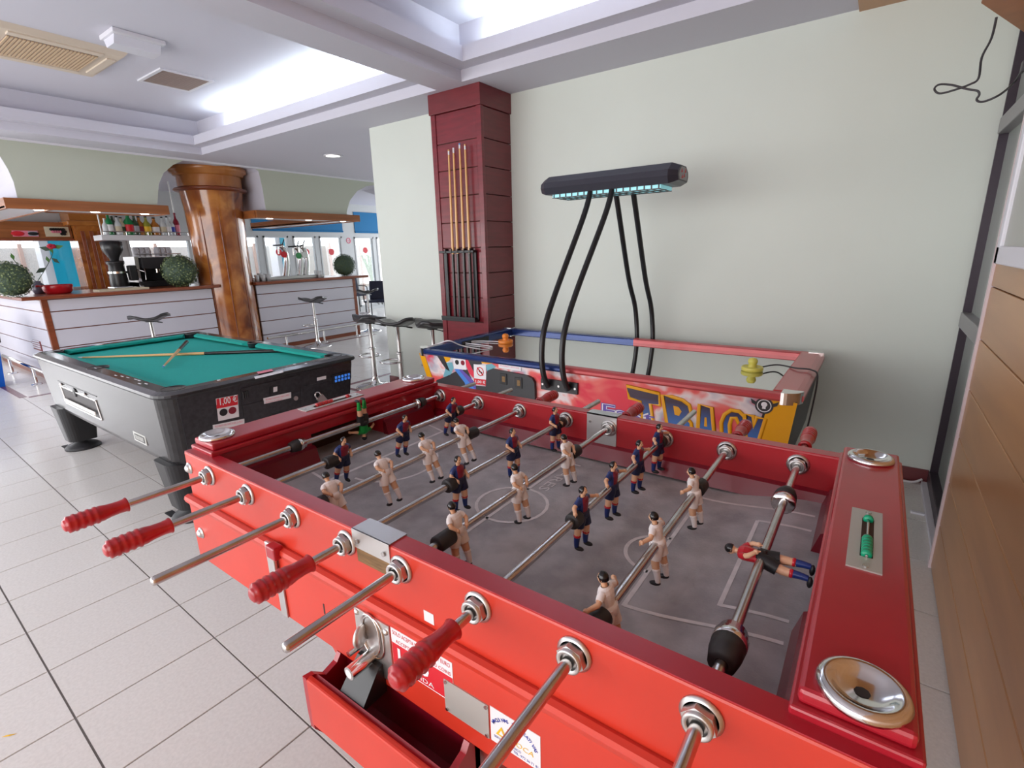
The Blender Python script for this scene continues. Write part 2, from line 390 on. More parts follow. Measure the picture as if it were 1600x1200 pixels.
# ---- dark aluminium window between the cladding and the back wall
win = struct(bpy.data.objects.new('window_1', None)); COL.objects.link(win)
m = MB(); m.box((0.405, 3.692, 0.0), (0.475, 3.709, ZC)); m.build('jamb', win, 'alu_dark')
m = MB(); m.box((0.405, 2.70, 0.0), (0.47, 2.74, ZC)); m.build('jamb', win, 'alu_dark')
for z0, z1, mm in ((0.0, 0.085, 'alu_dark'), (0.955, 1.035, 'alu_grey'), (1.93, 2.005, 'alu_grey')):
    m = MB(); m.box((0.398, 2.74, z0), (0.47, 3.692, z1), 0.004); m.build('transom', win, mm)
for z0, z1 in ((0.085, 0.955), (1.035, 1.93), (2.005, ZC)):
    m = MB(); m.box((0.442, 2.74, z0), (0.452, 3.692, z1)); m.build('pane', win, 'grey_glass')
m = MB(); m.box((0.37, 2.72, 0.0), (0.397, 3.66, 0.025)); m.build('threshold', win, 'white_trim')

# ---- ceiling with two stepped coffers
C1 = (-6.93, -2.2, -3.0, 3.25); C2 = (-2.72, -2.2, -0.5, 3.225); ZU = 3.02
m = MB()
for a, b in (((-13.2, 3.25), (0.62, 12.2)), ((-13.2, -3.7), (C1[0], 3.25)), ((C1[2], -2.2), (C2[0], 3.25)), ((C2[2], -2.2), (0.62, 3.25)), ((C1[0], -3.7), (0.62, -2.2)), ((C2[0], C2[3]), (C2[2], 3.25))):
    m.box((*a, ZC), (*b, ZU+.1))
ceil_ = struct(m.build('ceiling', None, 'ceiling_paint'))
m = MB(); m.box((C1[0]-.1, -2.3, ZU), (C2[2]+.1, 3.35, ZU+.1)); m.build('coffer_top', ceil_, 'ceiling_paint')
for (x0, y0, x1, y1) in (C1, C2):
    i = 0.125; z0, z1 = ZC+0.078, ZC+0.178; t = 0.02
    for a, b in (((x0, y1-i), (x1, y1)), ((x0, y0), (x1, y0+i)), ((x0, y0+i), (x0+i, y1-i)), ((x1-i, y0+i), (x1, y1-i))):   # ledge
        mm = MB(); mm.box((*a, z0), (*b, z0+t)); mm.build('coffer_ledge', ceil_, 'ceiling_paint')
    for a, b in (((x0+i, y1-i), (x1-i, y1-i+t)), ((x0+i, y0+i-t), (x1-i, y0+i)), ((x0+i-t, y0+i-t), (x0+i, y1-i+t)), ((x1-i, y0+i-t), (x1-i+t, y1-i+t))):   # upstand
        mm = MB(); mm.box((*a, z0+t), (*b, z1)); mm.build('coffer_upstand', ceil_, 'ceiling_paint')
# timber section of the ceiling by the right wall
m = MB(); m.box((-0.27, 1.2, ZC-0.012), (0.40, YW, ZC+0.01)); m.build('timber_panel', ceil_, 'clad_wood')
# cove tubes: real lamps in the trough
def cove(xa, xb, y, label, power, loc):
    t = MB(); t.cyl((xa, y, ZC+0.125), (xb, y, ZC+0.125), 0.013, n=10)
    tb = thing('cove_tube', label, 'light', ((xa+xb)/2, y, ZC+0.1), 0, 'cove tubes in the ceiling coffers')
    t.build('tube', tb, 'tube_glow'); 
    h = MB(); h.box((xa, y-0.02, ZC+0.1), (xb, y+0.02, ZC+0.112)); h.build('batten', tb, 'white_trim')
    l = area_light('cove_light', (0, 0, 0.06), (0, -0.25, 1), abs(xb-xa), 0.03, power, (0.84, 0.97, 1.0)); l.parent = tb
cove(-6.2, -5.15, C1[3]-0.055, 'fluorescent tube hidden in the coffer above the round timber column', 5, None)
cove(-4.95, -3.3, C1[3]-0.055, 'fluorescent tube hidden in the coffer edge left of the red pillar', 10, None)
cove(-2.45, -0.95, C2[3]-0.055, 'fluorescent tube hidden in the coffer over the air hockey table', 8, None)

# ---- bar soffit with arched notches
XS = -7.35
def sp(x, y): p = PX(x, y, XS); return Vector((XS, p.y, p.z))
def soffit_piece(pts):
    d = Vector((-0.85, 0, 0)); n = len(pts); P = pts+[p+d for p in pts]
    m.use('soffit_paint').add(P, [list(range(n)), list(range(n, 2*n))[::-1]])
    m.use('ceiling_paint').add(P, [(i, (i+1) % n, (i+1) % n+n, i+n) for i in range(n)])
m = MB(); zt = ZC+0.05; zb = 2.07
L = [sp(-60, 212), sp(-25, 222), sp(0, 244), sp(12, 264), sp(21, 284), sp(27, 308)]
Nl = [sp(246, 318), sp(248, 288), sp(255.5, 270.5), sp(270, 258), sp(289, 249.5)]
Nr = [sp(394, 259), sp(404, 268), sp(410, 294), sp(415, 326)]
Ra = [sp(542, 330), sp(547, 313), sp(558, 298.5), sp(572, 291), sp(587, 289), sp(612, 291), sp(640, 301)]
def V(y, z): return Vector((XS, y, z))
soffit_piece([V(L[0].y, zt)]+L+[V(L[-1].y+0.01, zb), V(Nl[0].y-0.01, zb)]+Nl+[V(Nl[-1].y, zt)])
soffit_piece([V(Nl[-1].y, zt), Nl[-1], V(Nl[-1].y+0.4, ZC-0.03), Nr[0], V(Nr[0].y, zt)])
soffit_piece([V(Nr[0].y, zt)]+Nr+[V(Nr[-1].y+0.01, zb), V(Ra[0].y-0.01, zb)]+Ra+[V(Ra[-1].y, zt)])
soffit_piece([V(Ra[-1].y, zt), Ra[-1], V(Ra[-1].y+0.15, zb), V(11.9, zb), V(11.9, zt)])
soffit_piece([V(-3.6, zt), V(-3.6, zb), V(0.2, zb), V(0.35, 2.4), V(L[0].y-.15, 2.6), L[0], V(L[0].y, zt)])
struct(m.build('wall_bar', None))
m = MB(); m.box((XS-.02, -3.6, ZC-0.022), (XS+0.018, 12.0, ZC)); struct(m.build('trim_2', None, 'white_trim'))

# ---- rear wall of the bar with its windows, and what lies outside
XB = -11.0
def by(px): return PX(px, 400, XB).y
wins = [(-0.6, by(127), 0.98, 1.80), (by(203), by(300), 0.98, 1.80), (by(385), by(407), 0.82, 1.87), (by(414.5), by(453.5), 0.82, 1.87), (by(461), by(496), 0.82, 1.87), (by(501.5), by(536.5), 0.82, 1.87), (by(555.5), by(585.5), 0.1, 1.86), (by(590), by(618), 0.1, 1.86), (10.2, 11.6, 0.1, 1.86)]  # last window is unseen, assumed as a daylight source for the dining end
wm = MB(); prev = -3.6
for (a, b, z0, z1) in wins:
    wm.box((XB-.15, prev, 0), (XB, a, 3.1)); wm.box((XB-.15, a, 0), (XB, b, z0)); wm.box((XB-.15, a, z1), (XB, b, 3.1)); prev = b
wm.box((XB-.15, prev, 0), (XB, 12.1, 3.1)); struct(wm.build('wall_left', None, 'window_white'))
dots = {3: (436, 394), 4: (479, 394), 5: (518, 393.5), 6: (571, 391)}
for n, (a, b, z0, z1) in enumerate(wins):
    wo = struct(bpy.data.objects.new('window_%d' % (n+2), None)); COL.objects.link(wo); wo.location = (XB, a, z0)
    f = MB(); t = 0.035
    for p, q in (((a, z0), (b, z0+t)), ((a, z1-t), (b, z1)), ((a, z0), (a+t, z1)), ((b-t, z0), (b, z1))): f.box((XB-.06, p[0], p[1]), (XB+.012, q[0], q[1]))
    f.build('window_frame', wo, 'window_white')
    f = MB(); f.box((XB-.03, a+t, z0+t), (XB-.025, b-t, z1-t)); f.build('pane', wo, 'pane_glass')
    if n in dots:
        p = PX(*dots[n], XB-.02); f = MB(); f.cyl((XB-.024, p.y, p.z), (XB-.018, p.y, p.z), 0.075, n=20); part(f.build('safety_dot', wo, 'sticker_red'), 'red round safety sticker')
p = PX(545, 376, XB+.01); f = MB(); f.lathe([(0.045, 0), (0.07, 0), (0.07, 0.006), (0.045, 0.006), (0.045, 0)], (XB, p.y, p.z), (1, 0, 0), 24); f.box((XB, p.y-.05, p.z-.008), (XB+.006, p.y+.05, p.z+.008))
tag(f.build('wall_sign', None, 'ink_pink'), 'small round red and white sign on the grey pier between the windows', 'sign')
def blind(x0, x1, y0, y1, label):
    a = PX(x0, y0, XB+.02); b = PX(x1, y1, XB+.02); t = thing('roller_blind', label, 'blind', (XB+.02, (a.y+b.y)/2, min(a.z, b.z)), 0, 'blue roller blinds')
    f = MB(); f.box((XB+.001, a.y, b.z), (XB+.016, b.y, a.z)); f.build('fabric', t, 'blue_fabric')
    f = MB(); f.cyl((XB+.02, a.y, b.z), (XB+.02, b.y, b.z), 0.018, n=10); f.build('hem_bar', t, 'blue_fabric')
blind(390, 536, 326, 362, 'long blue roller blind above the window row behind the right bar')
blind(552, 612, 331, 364, 'short blue roller blind seen under the arch beside the back wall')
m = MB(); m.box((-30, -20, -0.3), (-11.15, 30, -0.05)); struct(m.build('ground_outside', None, 'sky_paving'))
# fence of reed panels on posts
fe = thing('reed_fence', 'pale reed fence standing outside behind the bar windows', 'fence', (-14.2, 5.5, -0.05))
for k in range(14):
    m = MB(); y0 = -2.0+k*1.2; m.box((-14.22, y0, -0.05), (-14.18, y0+1.17, 1.72)); m.build('reed_panel', fe, 'reed')
    m = MB(); m.box((-14.18, y0-0.03, -0.05), (-14.11, y0+0.03, 1.8)); m.build('post', fe, 'brick_pink')
def blue_pillar(x0, x1, X, label):
    a = PX(x0, 400, X).y; b = PX(x1, 400, X).y
    t = thing('garden_pillar', label, 'pillar', (X, (a+b)/2, -0.05), 0, 'blue pillars outside the windows')
    m = MB(); m.box((X-.35, a, -0.05), (X, b, 3.0)); m.build('shaft', t, 'blue_wall')
    m = MB(); m.box((X-.36, a-.12, -0.05), (X-.02, a, 3.0)); m.build('white_edge', t, 'sticker_white')
blue_pillar(80, 121, -12.0, 'wide bright blue pillar outside the left bar window')
blue_pillar(441, 454, -12.6, 'narrow pale blue pillar outside behind the beer taps')
pl = thing('garden_plant', 'green spiky plant in a white pot outside the far window', 'plant', (-12.2, PX(580, 400, -12.2).y, -0.05))
f = MB(); f.lathe([(0.0, 0), (0.22, 0), (0.28, 0.55), (0.24, 0.55), (0.22, 0.5), (0, 0.5)], pl.location); f.build('pot', pl, 'sticker_white')
rnd = random.Random(3); f = MB()
for k in range(26):
    a = rnd.random()*2*PI; l = 0.5+rnd.random()*0.5; b = Vector(pl.location)+Vector((0, 0, 0.5)); d = Vector((math.cos(a), math.sin(a), 0))
    s_ = d.cross(Vector((0, 0, 1)))*0.035; mid = b+d*l*0.3+Vector((0, 0, l)); tip = b+d*l*0.75+Vector((0, 0, l*0.9))
    f.add([b-s_*.5, b+s_*.5, mid+s_, mid-s_, tip], [(0, 1, 2, 3), (3, 2, 4)])
f.build('leaves', pl, 'plant_leaf')

# ---- ceiling fittings
ac = thing('air_conditioner', 'cream ceiling cassette air conditioner with slatted intake grille', 'air conditioner', (-5.48, 1.53, ZU))
x0, x1, y0, y1 = -5.88, -5.08, 1.10, 1.955
m = MB(); m.hexa([(x0, y0, ZU), (x1, y0, ZU), (x1, y1, ZU), (x0, y1, ZU)], [(x0+.03, y0+.03, ZU-.035), (x1-.03, y0+.03, ZU-.035), (x1-.03, y1-.03, ZU-.035), (x0+.03, y1-.03, ZU-.035)]); m.build('frame', ac, 'cream_plastic')
for a, b in (((x1-.13, y0+.15), (x1-.06, y1-.15)), ((x0+.06, y0+.15), (x0+.13, y1-.15)), ((x0+.15, y0+.05), (x1-.15, y0+.11)), ((x0+.15, y1-.11), (x1-.15, y1-.05))):
    m = MB(); m.box((*a, ZU-.045), (*b, ZU-.03), 0.004); m.build('louvre', ac, 'cream_plastic')
gr_ = MB(); gr_.box((x0+.16, y0+.16, ZU-.038), (x1-.16, y1-.16, ZU-.033)); gb = gr_.build('intake', ac, 'vent_brown')
for k in range(24):
    yy = y0+.17+k*(y1-y0-.34)/23; m = MB(); m.box((x0+.16, yy-.006, ZU-.046), (x1-.16, yy+.006, ZU-.036)); m.build('slat', gb, 'cream_grille')
el = thing('emergency_light', 'white emergency light box with clear cover on the ceiling', 'light', (-4.75, 1.87, ZU))
m = MB(); m.box((-4.88, 1.70, ZU-.03), (-4.62, 2.04, ZU), 0.006); m.build('base', el, 'white_trim')
m = MB(); m.prism([(-4.86, 1.72, ZU-.03), (-4.66, 1.72, ZU-.03), (-4.69, 1.72, ZU-.085), (-4.83, 1.72, ZU-.085)], (0, 0.30, 0)); m.build('cover', el, 'diffuser')
vg = thing('ceiling_vent', 'square brown return air grille set flush in the white ceiling', 'vent', (-5.51, 2.46, ZU))
m = MB()
for a, b in (((-5.76, 2.24), (-5.26, 2.27)), ((-5.76, 2.66), (-5.26, 2.69)), ((-5.76, 2.27), (-5.73, 2.66)), ((-5.29, 2.27), (-5.26, 2.66))): m.box((*a, ZU-.012), (*b, ZU))
m.build('frame', vg, 'white_trim')
m = MB(); m.box((-5.73, 2.27, ZU-.004), (-5.29, 2.66, ZU)); vb = m.build('backing', vg, 'vent_brown')
for k in range(16):
    m = MB(); xx = -5.72+k*0.0285; m.box((xx, 2.27, ZU-.010), (xx+.012, 2.66, ZU-.003)); m.build('slat', vb, 'vent_brown')
p = PZ(520, 243, ZC); dl = thing('downlight', 'round recessed downlight glowing in the lower ceiling beside the bar', 'light', p)
m = MB(); m.lathe([(0.085, 0.0), (0.12, 0.0), (0.115, -0.012), (0.085, -0.008)], p, n=28); m.build('trim_ring', dl, 'white_trim')
m = MB(); m.cyl(p+Vector((0, 0, -.002)), p+Vector((0, 0, -.006)), 0.086, n=24); m.build('lamp', dl, 'lamp_glow')

# ---- red timber-clad pillar
px0, px1, py0 = -3.14, -2.625, 3.315
pil = thing('square_pillar', 'dark red timber clad square pillar against the pale wall', 'pillar', ((px0+px1)/2, (py0+YW)/2, 0))
m = MB(); m.box((px0+.02, py0+.02, 0), (px1-.02, YW, ZC)); m.build('core', pil, 'clad_gap')
zs = [0.02, 0.225, 0.43, 0.635, 0.84, 1.045, 1.25, 1.455, 1.66, 1.865, 2.07, 2.275, 2.5]
for k in range(12):
    a, b = zs[k]+.003, zs[k+1]-.003
    m = MB(); m.box((px0+.045, py0+.008, a), (px1-.045, py0+.02, b), 0.002); m.build('plank', pil, 'mahogany')
    m = MB(); m.box((px1-.02, py0+.03, a), (px1, YW-.001, b), 0.002); m.build('plank', pil, 'mahogany_side')
    m = MB(); m.box((px0, py0+.03, a), (px0+.02, YW-.001, b), 0.002); m.build('plank', pil, 'mahogany_side')
for xa, xb in ((px0-.004, px0+.045), (px1-.045, px1+.004)):
    m = MB(); m.box((xa, py0, 0), (xb, py0+.035, 2.5), 0.003); m.build('corner_post', pil, 'mahogany')
m = MB(); m.box((px0-.012, py0-.012, 2.5), (px1+.012, YW, ZC), 0.004); m.build('crown_board', pil, 'mahogany_side')

# ---- round timber column in the bar
CX, CY = -7.9, 3.745
colm = thing('round_column', 'thick round varnished timber column rising between the two bars', 'column', (CX, CY, 0))
m = MB(); m.lathe([(0.365, 0), (0.365, 0.1), (0.36, 1.6), (0.375, 2.1), (0.40, 2.33)], (CX, CY, 0), n=48); m.build('shaft', colm, 'column_wood')
m = MB(); m.lathe([(0.395, 2.32), (0.45, 2.335), (0.465, 2.35), (0.45, 2.368), (0.42, 2.375), (0.40, 2.385)], (CX, CY, 0), n=48); m.build('collar_ring', colm, 'bar_wood')
m = MB(); m.lathe([(0.405, 2.38), (0.405, 2.53)], (CX, CY, 0), n=48); m.build('capital', colm, 'capital_wood')
m = MB(); m.lathe([(0.405, 2.525), (0.44, 2.54), (0.445, 2.56), (0.475, 2.575), (0.49, 2.60), (0.49, 2.645), (0, 2.645)], (CX, CY, 0), n=48); m.build('crown', colm, 'capital_wood')
for k in range(3):
    a = -0.35+k*0.62-0.6; m = MB(); m.tube([(CX+.37*math.cos(a), CY+.37*math.sin(a), 0.02), (CX+.37*math.cos(a), CY+.37*math.sin(a), 2.05)], 0.006, 6); m.build('batten', colm, 'bar_wood')
# ================================================================ FOOSBALL TABLE
FX0, FX1 = -1.366, 0.092          # outer ends
FYa, FYb = 0.475, 0.512           # near rail
FYc, FYd = 1.272, 1.306           # far rail
ZT, ZR = 0.953, 0.92              # rail top, rod axis
IL, IR = -1.268, -0.014           # inner faces of the ends
ft = thing('foosball_table', 'red wooden foosball table with grey pitch, chrome cups and player rods', 'foosball table', ((FX0+FX1)/2, 0.89, 0))
def fz(x):                         # the pitch rises gently towards both goals
    t = max(0.0, (abs(x-(IL+IR)/2)-0.36)/0.24); t = min(t, 1.0)
    return 0.818+0.027*t*t*(3-2*t)
# near and far sides
m = MB(); m.box((FX0, FYa, 0.822), (FX1, FYb, ZT), 0.004); m.use('red_paint'); m.m = [0]*len(m.f)
near = m.build('side_panel', ft, 'red_paint')
m = MB(); m.box((FX0+.001, FYa+.002, ZT-.001), (FX1-.001, FYb-.001, ZT+.0012)); m.build('rail_top', ft, 'red_top')
prof = [(FYb, 0.655), (FYa-.006, 0.655), (FYa-.006, 0.803), (FYa-.009, 0.812), (FYa-.014, 0.816), (FYa-.0165, 0.824), (FYa-.014, 0.832), (FYa-.006, 0.835), (FYa+.0005, 0.833), (FYb, 0.833)]
m = MB(); m.prism([(FX0-.012, y, z) for y, z in prof], (FX1-FX0+.024, 0, 0)); m.build('lower_panel', ft, 'red_paint')
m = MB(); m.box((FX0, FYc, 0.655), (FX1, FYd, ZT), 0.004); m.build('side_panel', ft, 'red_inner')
m = MB(); m.box((FX0+.001, FYc+.001, ZT-.001), (FX1-.001, FYd-.001, ZT+.0012)); m.build('rail_top', ft, 'red_top')
# skirt strips along the pitch
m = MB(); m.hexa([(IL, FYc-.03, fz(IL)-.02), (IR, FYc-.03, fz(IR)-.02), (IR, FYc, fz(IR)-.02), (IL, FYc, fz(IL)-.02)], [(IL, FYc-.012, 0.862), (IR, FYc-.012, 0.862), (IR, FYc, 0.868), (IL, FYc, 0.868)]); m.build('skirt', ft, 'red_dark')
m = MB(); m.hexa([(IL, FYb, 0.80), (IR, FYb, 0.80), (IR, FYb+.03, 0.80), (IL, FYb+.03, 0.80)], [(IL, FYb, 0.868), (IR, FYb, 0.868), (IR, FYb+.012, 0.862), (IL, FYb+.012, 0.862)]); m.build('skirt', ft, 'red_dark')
# ends with goal mouths
GY0, GY1 = 0.765, 1.03
for xa, xb, inner in ((FX0, IL, IL), (IR, FX1, IR)):
    m = MB(); m.box((xa, FYb-.002, 0.655), (xb, GY0, ZT)); m.box((xa, GY1, 0.655), (xb, FYc+.002, ZT)); m.box((xa, GY0, 0.925), (xb, GY1, ZT)); m.box((xa, GY0, 0.655), (xb, GY1, 0.80))
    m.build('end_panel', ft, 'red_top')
    s = 1 if inner == IL else -1
    g_ = MB(); xo = xa if s > 0 else xb
    g_.box((xo+s*.012, GY0, 0.80), (xo+s*.02, GY1, 0.926)); g_.box((min(xo+s*.012, inner-s*.002), GY0, 0.80), (max(xo+s*.012, inner-s*.002), GY1, 0.806)); g_.build('goal_lining', ft, 'goal_dark')
    for ya, yb in ((FYb+.03, GY0+.005), (GY1-.005, FYc-.03)):                                # guide ramps beside the goal
        m = MB(); m.hexa([(inner, ya, 0.81), (inner+s*.034, ya, 0.81), (inner+s*.034, yb, 0.81), (inner, yb, 0.81)], [(inner, ya, 0.892), (inner+s*.012, ya, 0.886), (inner+s*.012, yb, 0.886), (inner, yb, 0.892)]); m.build('goal_ramp', ft, 'red_dark')
    # stepped lid
    lx0, lx1 = (xa-.001, xb+.010) if s > 0 else (xa-.004, xb+.001)
    m = MB(); m.box((lx0, FYb-.018, ZT), (lx1, FYc+.012, ZT+.012), 0.003); m.build('lid_step', ft, 'red_top')
    m = MB(); m.box((lx0+.006, FYb-.010, ZT+.012), (lx1-.007, FYc+.004, ZT+.030), 0.005); m.build('lid', ft, 'red_top')
# side edge moulding of the ends (the ledge of the lower body wraps round)
for xa, s in ((FX0, -1), (FX1, 1)):
    m = MB(); m.box((xa, FYa, 0.655), (xa+s*.010, FYd, 0.826), 0.004); m.build('end_ledge', ft, 'red_paint')
# pitch
nx = 40; vs = []; fs = []
for i in range(nx+1):
    x = FX0+.02+(FX1-FX0-.04)*i/nx; vs += [(x, FYb+.001, fz(x)), (x, FYc-.001, fz(x)), (x, FYb+.001, fz(x)-.02), (x, FYc-.001, fz(x)-.02)]
    if i: a = 4*i-4; fs += [(a, a+4, a+5, a+1), (a+2, a+3, a+7, a+6)]
m = MB(); m.add(vs, fs); pitch = m.build('pitch', ft, 'field')
def fline(pts, wd=0.008):
    P = [Vector((x, y, 0)) for x, y in pts]; vs = []; fs = []
    Q = []
    for i in range(len(P)-1):
        n_ = max(1, int((P[i+1]-P[i]).length/0.03))
        for k in range(n_): Q.append(P[i].lerp(P[i+1], k/n_))
    Q.append(P[-1])
    for i, q in enumerate(Q):
        t = (Q[min(i+1, len(Q)-1)]-Q[max(i-1, 0)]).normalized(); n_ = Vector((-t.y, t.x, 0))*wd/2
        for s in (-1, 1): e = q+n_*s; vs.append((e.x, e.y, fz(e.x)+0.0008))
        if i: a = 2*i-2; fs.append((a, a+1, a+3, a+2))
    m = MB(); m.add(vs, fs); m.build('pitch_line', pitch, 'field_line')
arc = lambda cx, cy, r, a0, a1: [(cx+r*math.cos(a0+(a1-a0)*k/24), cy+r*math.sin(a0+(a1-a0)*k/24)) for k in range(25)]
fline([(IR-.03, 0.735), (-0.287, 0.715)]); fline([(-0.287, 0.712), (-0.287, 1.185)]); fline([(-0.287, 1.185), (IR-.03, 1.175)])
fline([(IR-.03, 0.79), (-0.146, 0.785)]); fline([(-0.146, 0.782), (-0.146, 1.112)]); fline([(-0.146, 1.112), (IR-.03, 1.105)])
fline([(IL+.03, 0.715), (-1.135, 0.712)]); fline([(-1.135, 0.71), (-1.135, 1.165)]); fline([(-1.135, 1.165), (IL+.03, 1.17)])
fline([(IL+.03, 0.79), (-1.215, 0.79)]); fline([(-1.215, 0.787), (-1.215, 1.10)]); fline([(-1.215, 1.10), (IL+.03, 1.10)])
fline(arc(-0.287, 0.895, 0.068, PI*0.5, PI*1.5)); fline(arc(-1.135, 0.92, 0.15, -PI*0.42, PI*0.42))
fline(arc(-0.662, 0.905, 0.088, 0, 2*PI)); fline([(-0.672, FYb+.03), (-0.672, FYc-.03)])
tx = MB(); add_text(tx, 'field_line', 'LLARES', 0.040, (-0.652, 1.20, 0.8192), (0, -1, 0), (1, 0, 0), width=0.19); part(tx.build('pitch_lettering', pitch), 'faded white lettering on the pitch')

# rod bearings
rods = {1: -1.236, 2: -1.060, 3: -0.887, 4: -0.717, 5: -0.575, 6: -0.413, 7: -0.254, 8: -0.096}
def bearing(x, y, s):
    m = MB(); m.lathe([(0.011, 0.0), (0.0245, 0.0), (0.0245, 0.003), (0.020, 0.005)], (x, y, ZR), (0, s, 0), 24)
    m.cyl((x, y+s*.004, ZR), (x, y+s*.014, ZR), 0.0198, n=6, smooth=False)
    m.lathe([(0.017, 0.013), (0.017, 0.019), (0.0145, 0.020), (0.0115, 0.018)], (x, y, ZR), (0, s, 0), 24)
    m.build('rod_bearing', ft, 'brushed')
for x in rods.values():
    bearing(x, FYa, -1); bearing(x, FYc, -1)
    m = MB(); m.lathe([(0.010, 0), (0.022, 0), (0.022, 0.008), (0.013, 0.012)], (x, FYb, ZR), (0, 1, 0), 20); m.build('inner_washer', ft, 'chrome')
    m = MB(); m.lathe([(0.010, 0), (0.022, 0), (0.022, 0.008), (0.013, 0.012)], (x, FYd, ZR), (0, 1, 0), 20); m.build('outer_washer', ft, 'chrome')

# players: one moulded figure per kit, the rod runs along local Y through the hips
def limb(mb, mt, pts, radii, n=8):
    mb.use(mt); mb.tube(spline(pts, 3), 0, n, True, False, radii=[radii[0]+(radii[-1]-radii[0])*i/(3*(len(pts)-1)) for i in range(3*(len(pts)-1)+1)])
def player(name, jersey, side, shorts, sock, socktop, shoe, arms):
    mb = MB()
    # legs, slightly apart
    for s in (-1, 1):
        fx = 0.003*s
        limb(mb, 'skin', [(0, s*.0075, -.012), (.001+fx, s*.010, -.030), (fx, s*.0115, -.046)], [.0088, .0062])
        limb(mb, sock, [(fx, s*.0115, -.043), (fx-.001, s*.012, -.056), (fx-.001, s*.0125, -.066)], [.0066, .0046])
        mb.use(socktop).lathe([(.0064, -.0455), (.0073, -.0445), (.0073, -.0415), (.0062, -.0405)], (fx, s*.0115, 0), n=10)
        mb.use(shoe).ball((fx+.0045, s*.0125, -.0685), .0055, 1.85, .95, .75, 10, 6)
    # shorts
    mb.use(shorts)
    for s in (-1, 1): mb.tube([(0, s*.006, .004), (.0005, s*.0078, -.008), (.001+.003*s, s*.0098, -.024)], 0, 10, True, radii=[.0118, .0118, .0110])
    mb.lathe([(0, -.008), (.0125, -.006), (.0138, .002), (.0125, .008), (0, .009)], (0, 0, 0), n=14)
    # torso: elliptical rings, front and sides of different cloth
    rings = [(-.001, .0098, .0130), (.010, .0098, .0132), (.020, .0108, .0150), (.027, .0105, .0165), (.0325, .0085, .0150), (.0355, .0055, .0075)]
    n = 16; vs = []
    for z, rx, ry in rings:
        for i in range(n): a = 2*PI*i/n; vs.append((rx*math.cos(a)+.0006, ry*math.sin(a), z))
    for j in range(len(rings)-1):
        for i in range(n):
            c = math.cos(2*PI*(i+.5)/n); mb.use(jersey if abs(c) > .6 and (i+1) % 2 or c > .75 else side)
            mb.add([vs[j*n+i], vs[j*n+(i+1) % n], vs[(j+1)*n+(i+1) % n], vs[(j+1)*n+i]], [(0, 1, 2, 3)], True)
    # neck and head with hair cap, nose, ears, eyes
    mb.use('skin').cyl((.001, 0, .033), (.0018, 0, .0405), .0046, .0044, 10)
    mb.ball((.0022, 0, .0465), .0078, .95, .86, 1.1, 14, 10)
    mb.ball((.0098, 0, .0458), .0015, 1, .8, 1.3, 6, 4)
    for s in (-1, 1): mb.ball((.0012, s*.0068, .0462), .0017, .8, .5, 1.2, 6, 4)
    mb.use('hair')
    for s in (-1, 1): mb.ball((.0088, s*.0027, .0481), .0008, .7, 1.3, .8, 6, 4)
    hv = []; hf = []
    for j in range(7):
        a = j/6
        for i in range(15):
            t = PI*0.5+(i/14-.5)*2*PI*0.999                     # around the head, the face left open in front
            ang = t-PI/2; front = math.cos(ang)
            low = (0.62 if front < .35 else 0.62-(front-.35)*0.85)*PI
            p = a*low
            hv.append((.0016+.0086*math.sin(p)*math.cos(ang)*1.0, .0078*math.sin(p)*math.sin(ang), .0470+.0094*math.cos(p)))
    for j in range(6):
        for i in range(14): hf.append((j*15+i, j*15+i+1, (j+1)*15+i+1, (j+1)*15+i))
    mb.add(hv, hf, True)
    # arms
    for s in (-1, 1):
        sh = Vector((0, s*.0150, .0285))
        if arms == 'down':
            el_, ha = Vector((-.002, s*.0215, .0150)), Vector((.0125, s*.0170, .0055))
        elif arms == 'out':
            el_, ha = Vector((-.001, s*.0285, .0225)), Vector((.009, s*.0430, .0205))
        else:
            el_, ha = Vector((-.008, s*.0205, .0180)), Vector((-.014, s*.0120, .0085))
        mb.use(side).tube([sh-Vector((0, s*.003, 0)), sh.lerp(el_, .3), sh.lerp(el_, .62)], 0, 8, True, radii=[.0062, .0060, .0054])
        mb.use('skin').tube([sh.lerp(el_, .55), el_, el_.lerp(ha, .55), ha], 0, 8, True, radii=[.0044, .0042, .0036, .0030])
        mb.ball(ha, .0042, 1.1, .8, 1, 8, 6)
        for k in range(4): q = ha+(ha-el_).normalized()*.0045; mb.tube([ha+Vector((0, 0, (k-1.5)*.0017)), q+Vector((0, 0, (k-1.5)*.0017-.0006))], .0010, 5)
    return mb.mesh(name)
PM = {'blue_d': player('player', 'jersey_maroon', 'jersey_blue', 'shorts_navy', 'sock_blue', 'kit_red', 'ink_black', 'down'),
      'blue_o': player('player', 'jersey_maroon', 'jersey_blue', 'shorts_navy', 'sock_blue', 'kit_red', 'ink_black', 'out'),
      'white_d': player('player', 'kit_white', 'kit_white', 'kit_white', 'kit_white', 'kit_white', 'ink_black', 'back'),
      'white_o': player('player', 'kit_white', 'kit_white', 'kit_white', 'kit_white', 'kit_white', 'ink_black', 'out'),
      'green': player('player', 'kit_green', 'kit_green', 'ink_black', 'kit_green', 'kit_green', 'ink_black', 'out'),
      'red': player('player', 'kit_red', 'kit_red', 'ink_black', 'sock_blue', 'kit_red', 'ink_black', 'back')}
for me in PM.values():
    b = bmesh.new(); b.from_mesh(me); bmesh.ops.recalc_face_normals(b, faces=b.faces[:]); b.to_mesh(me); b.free()
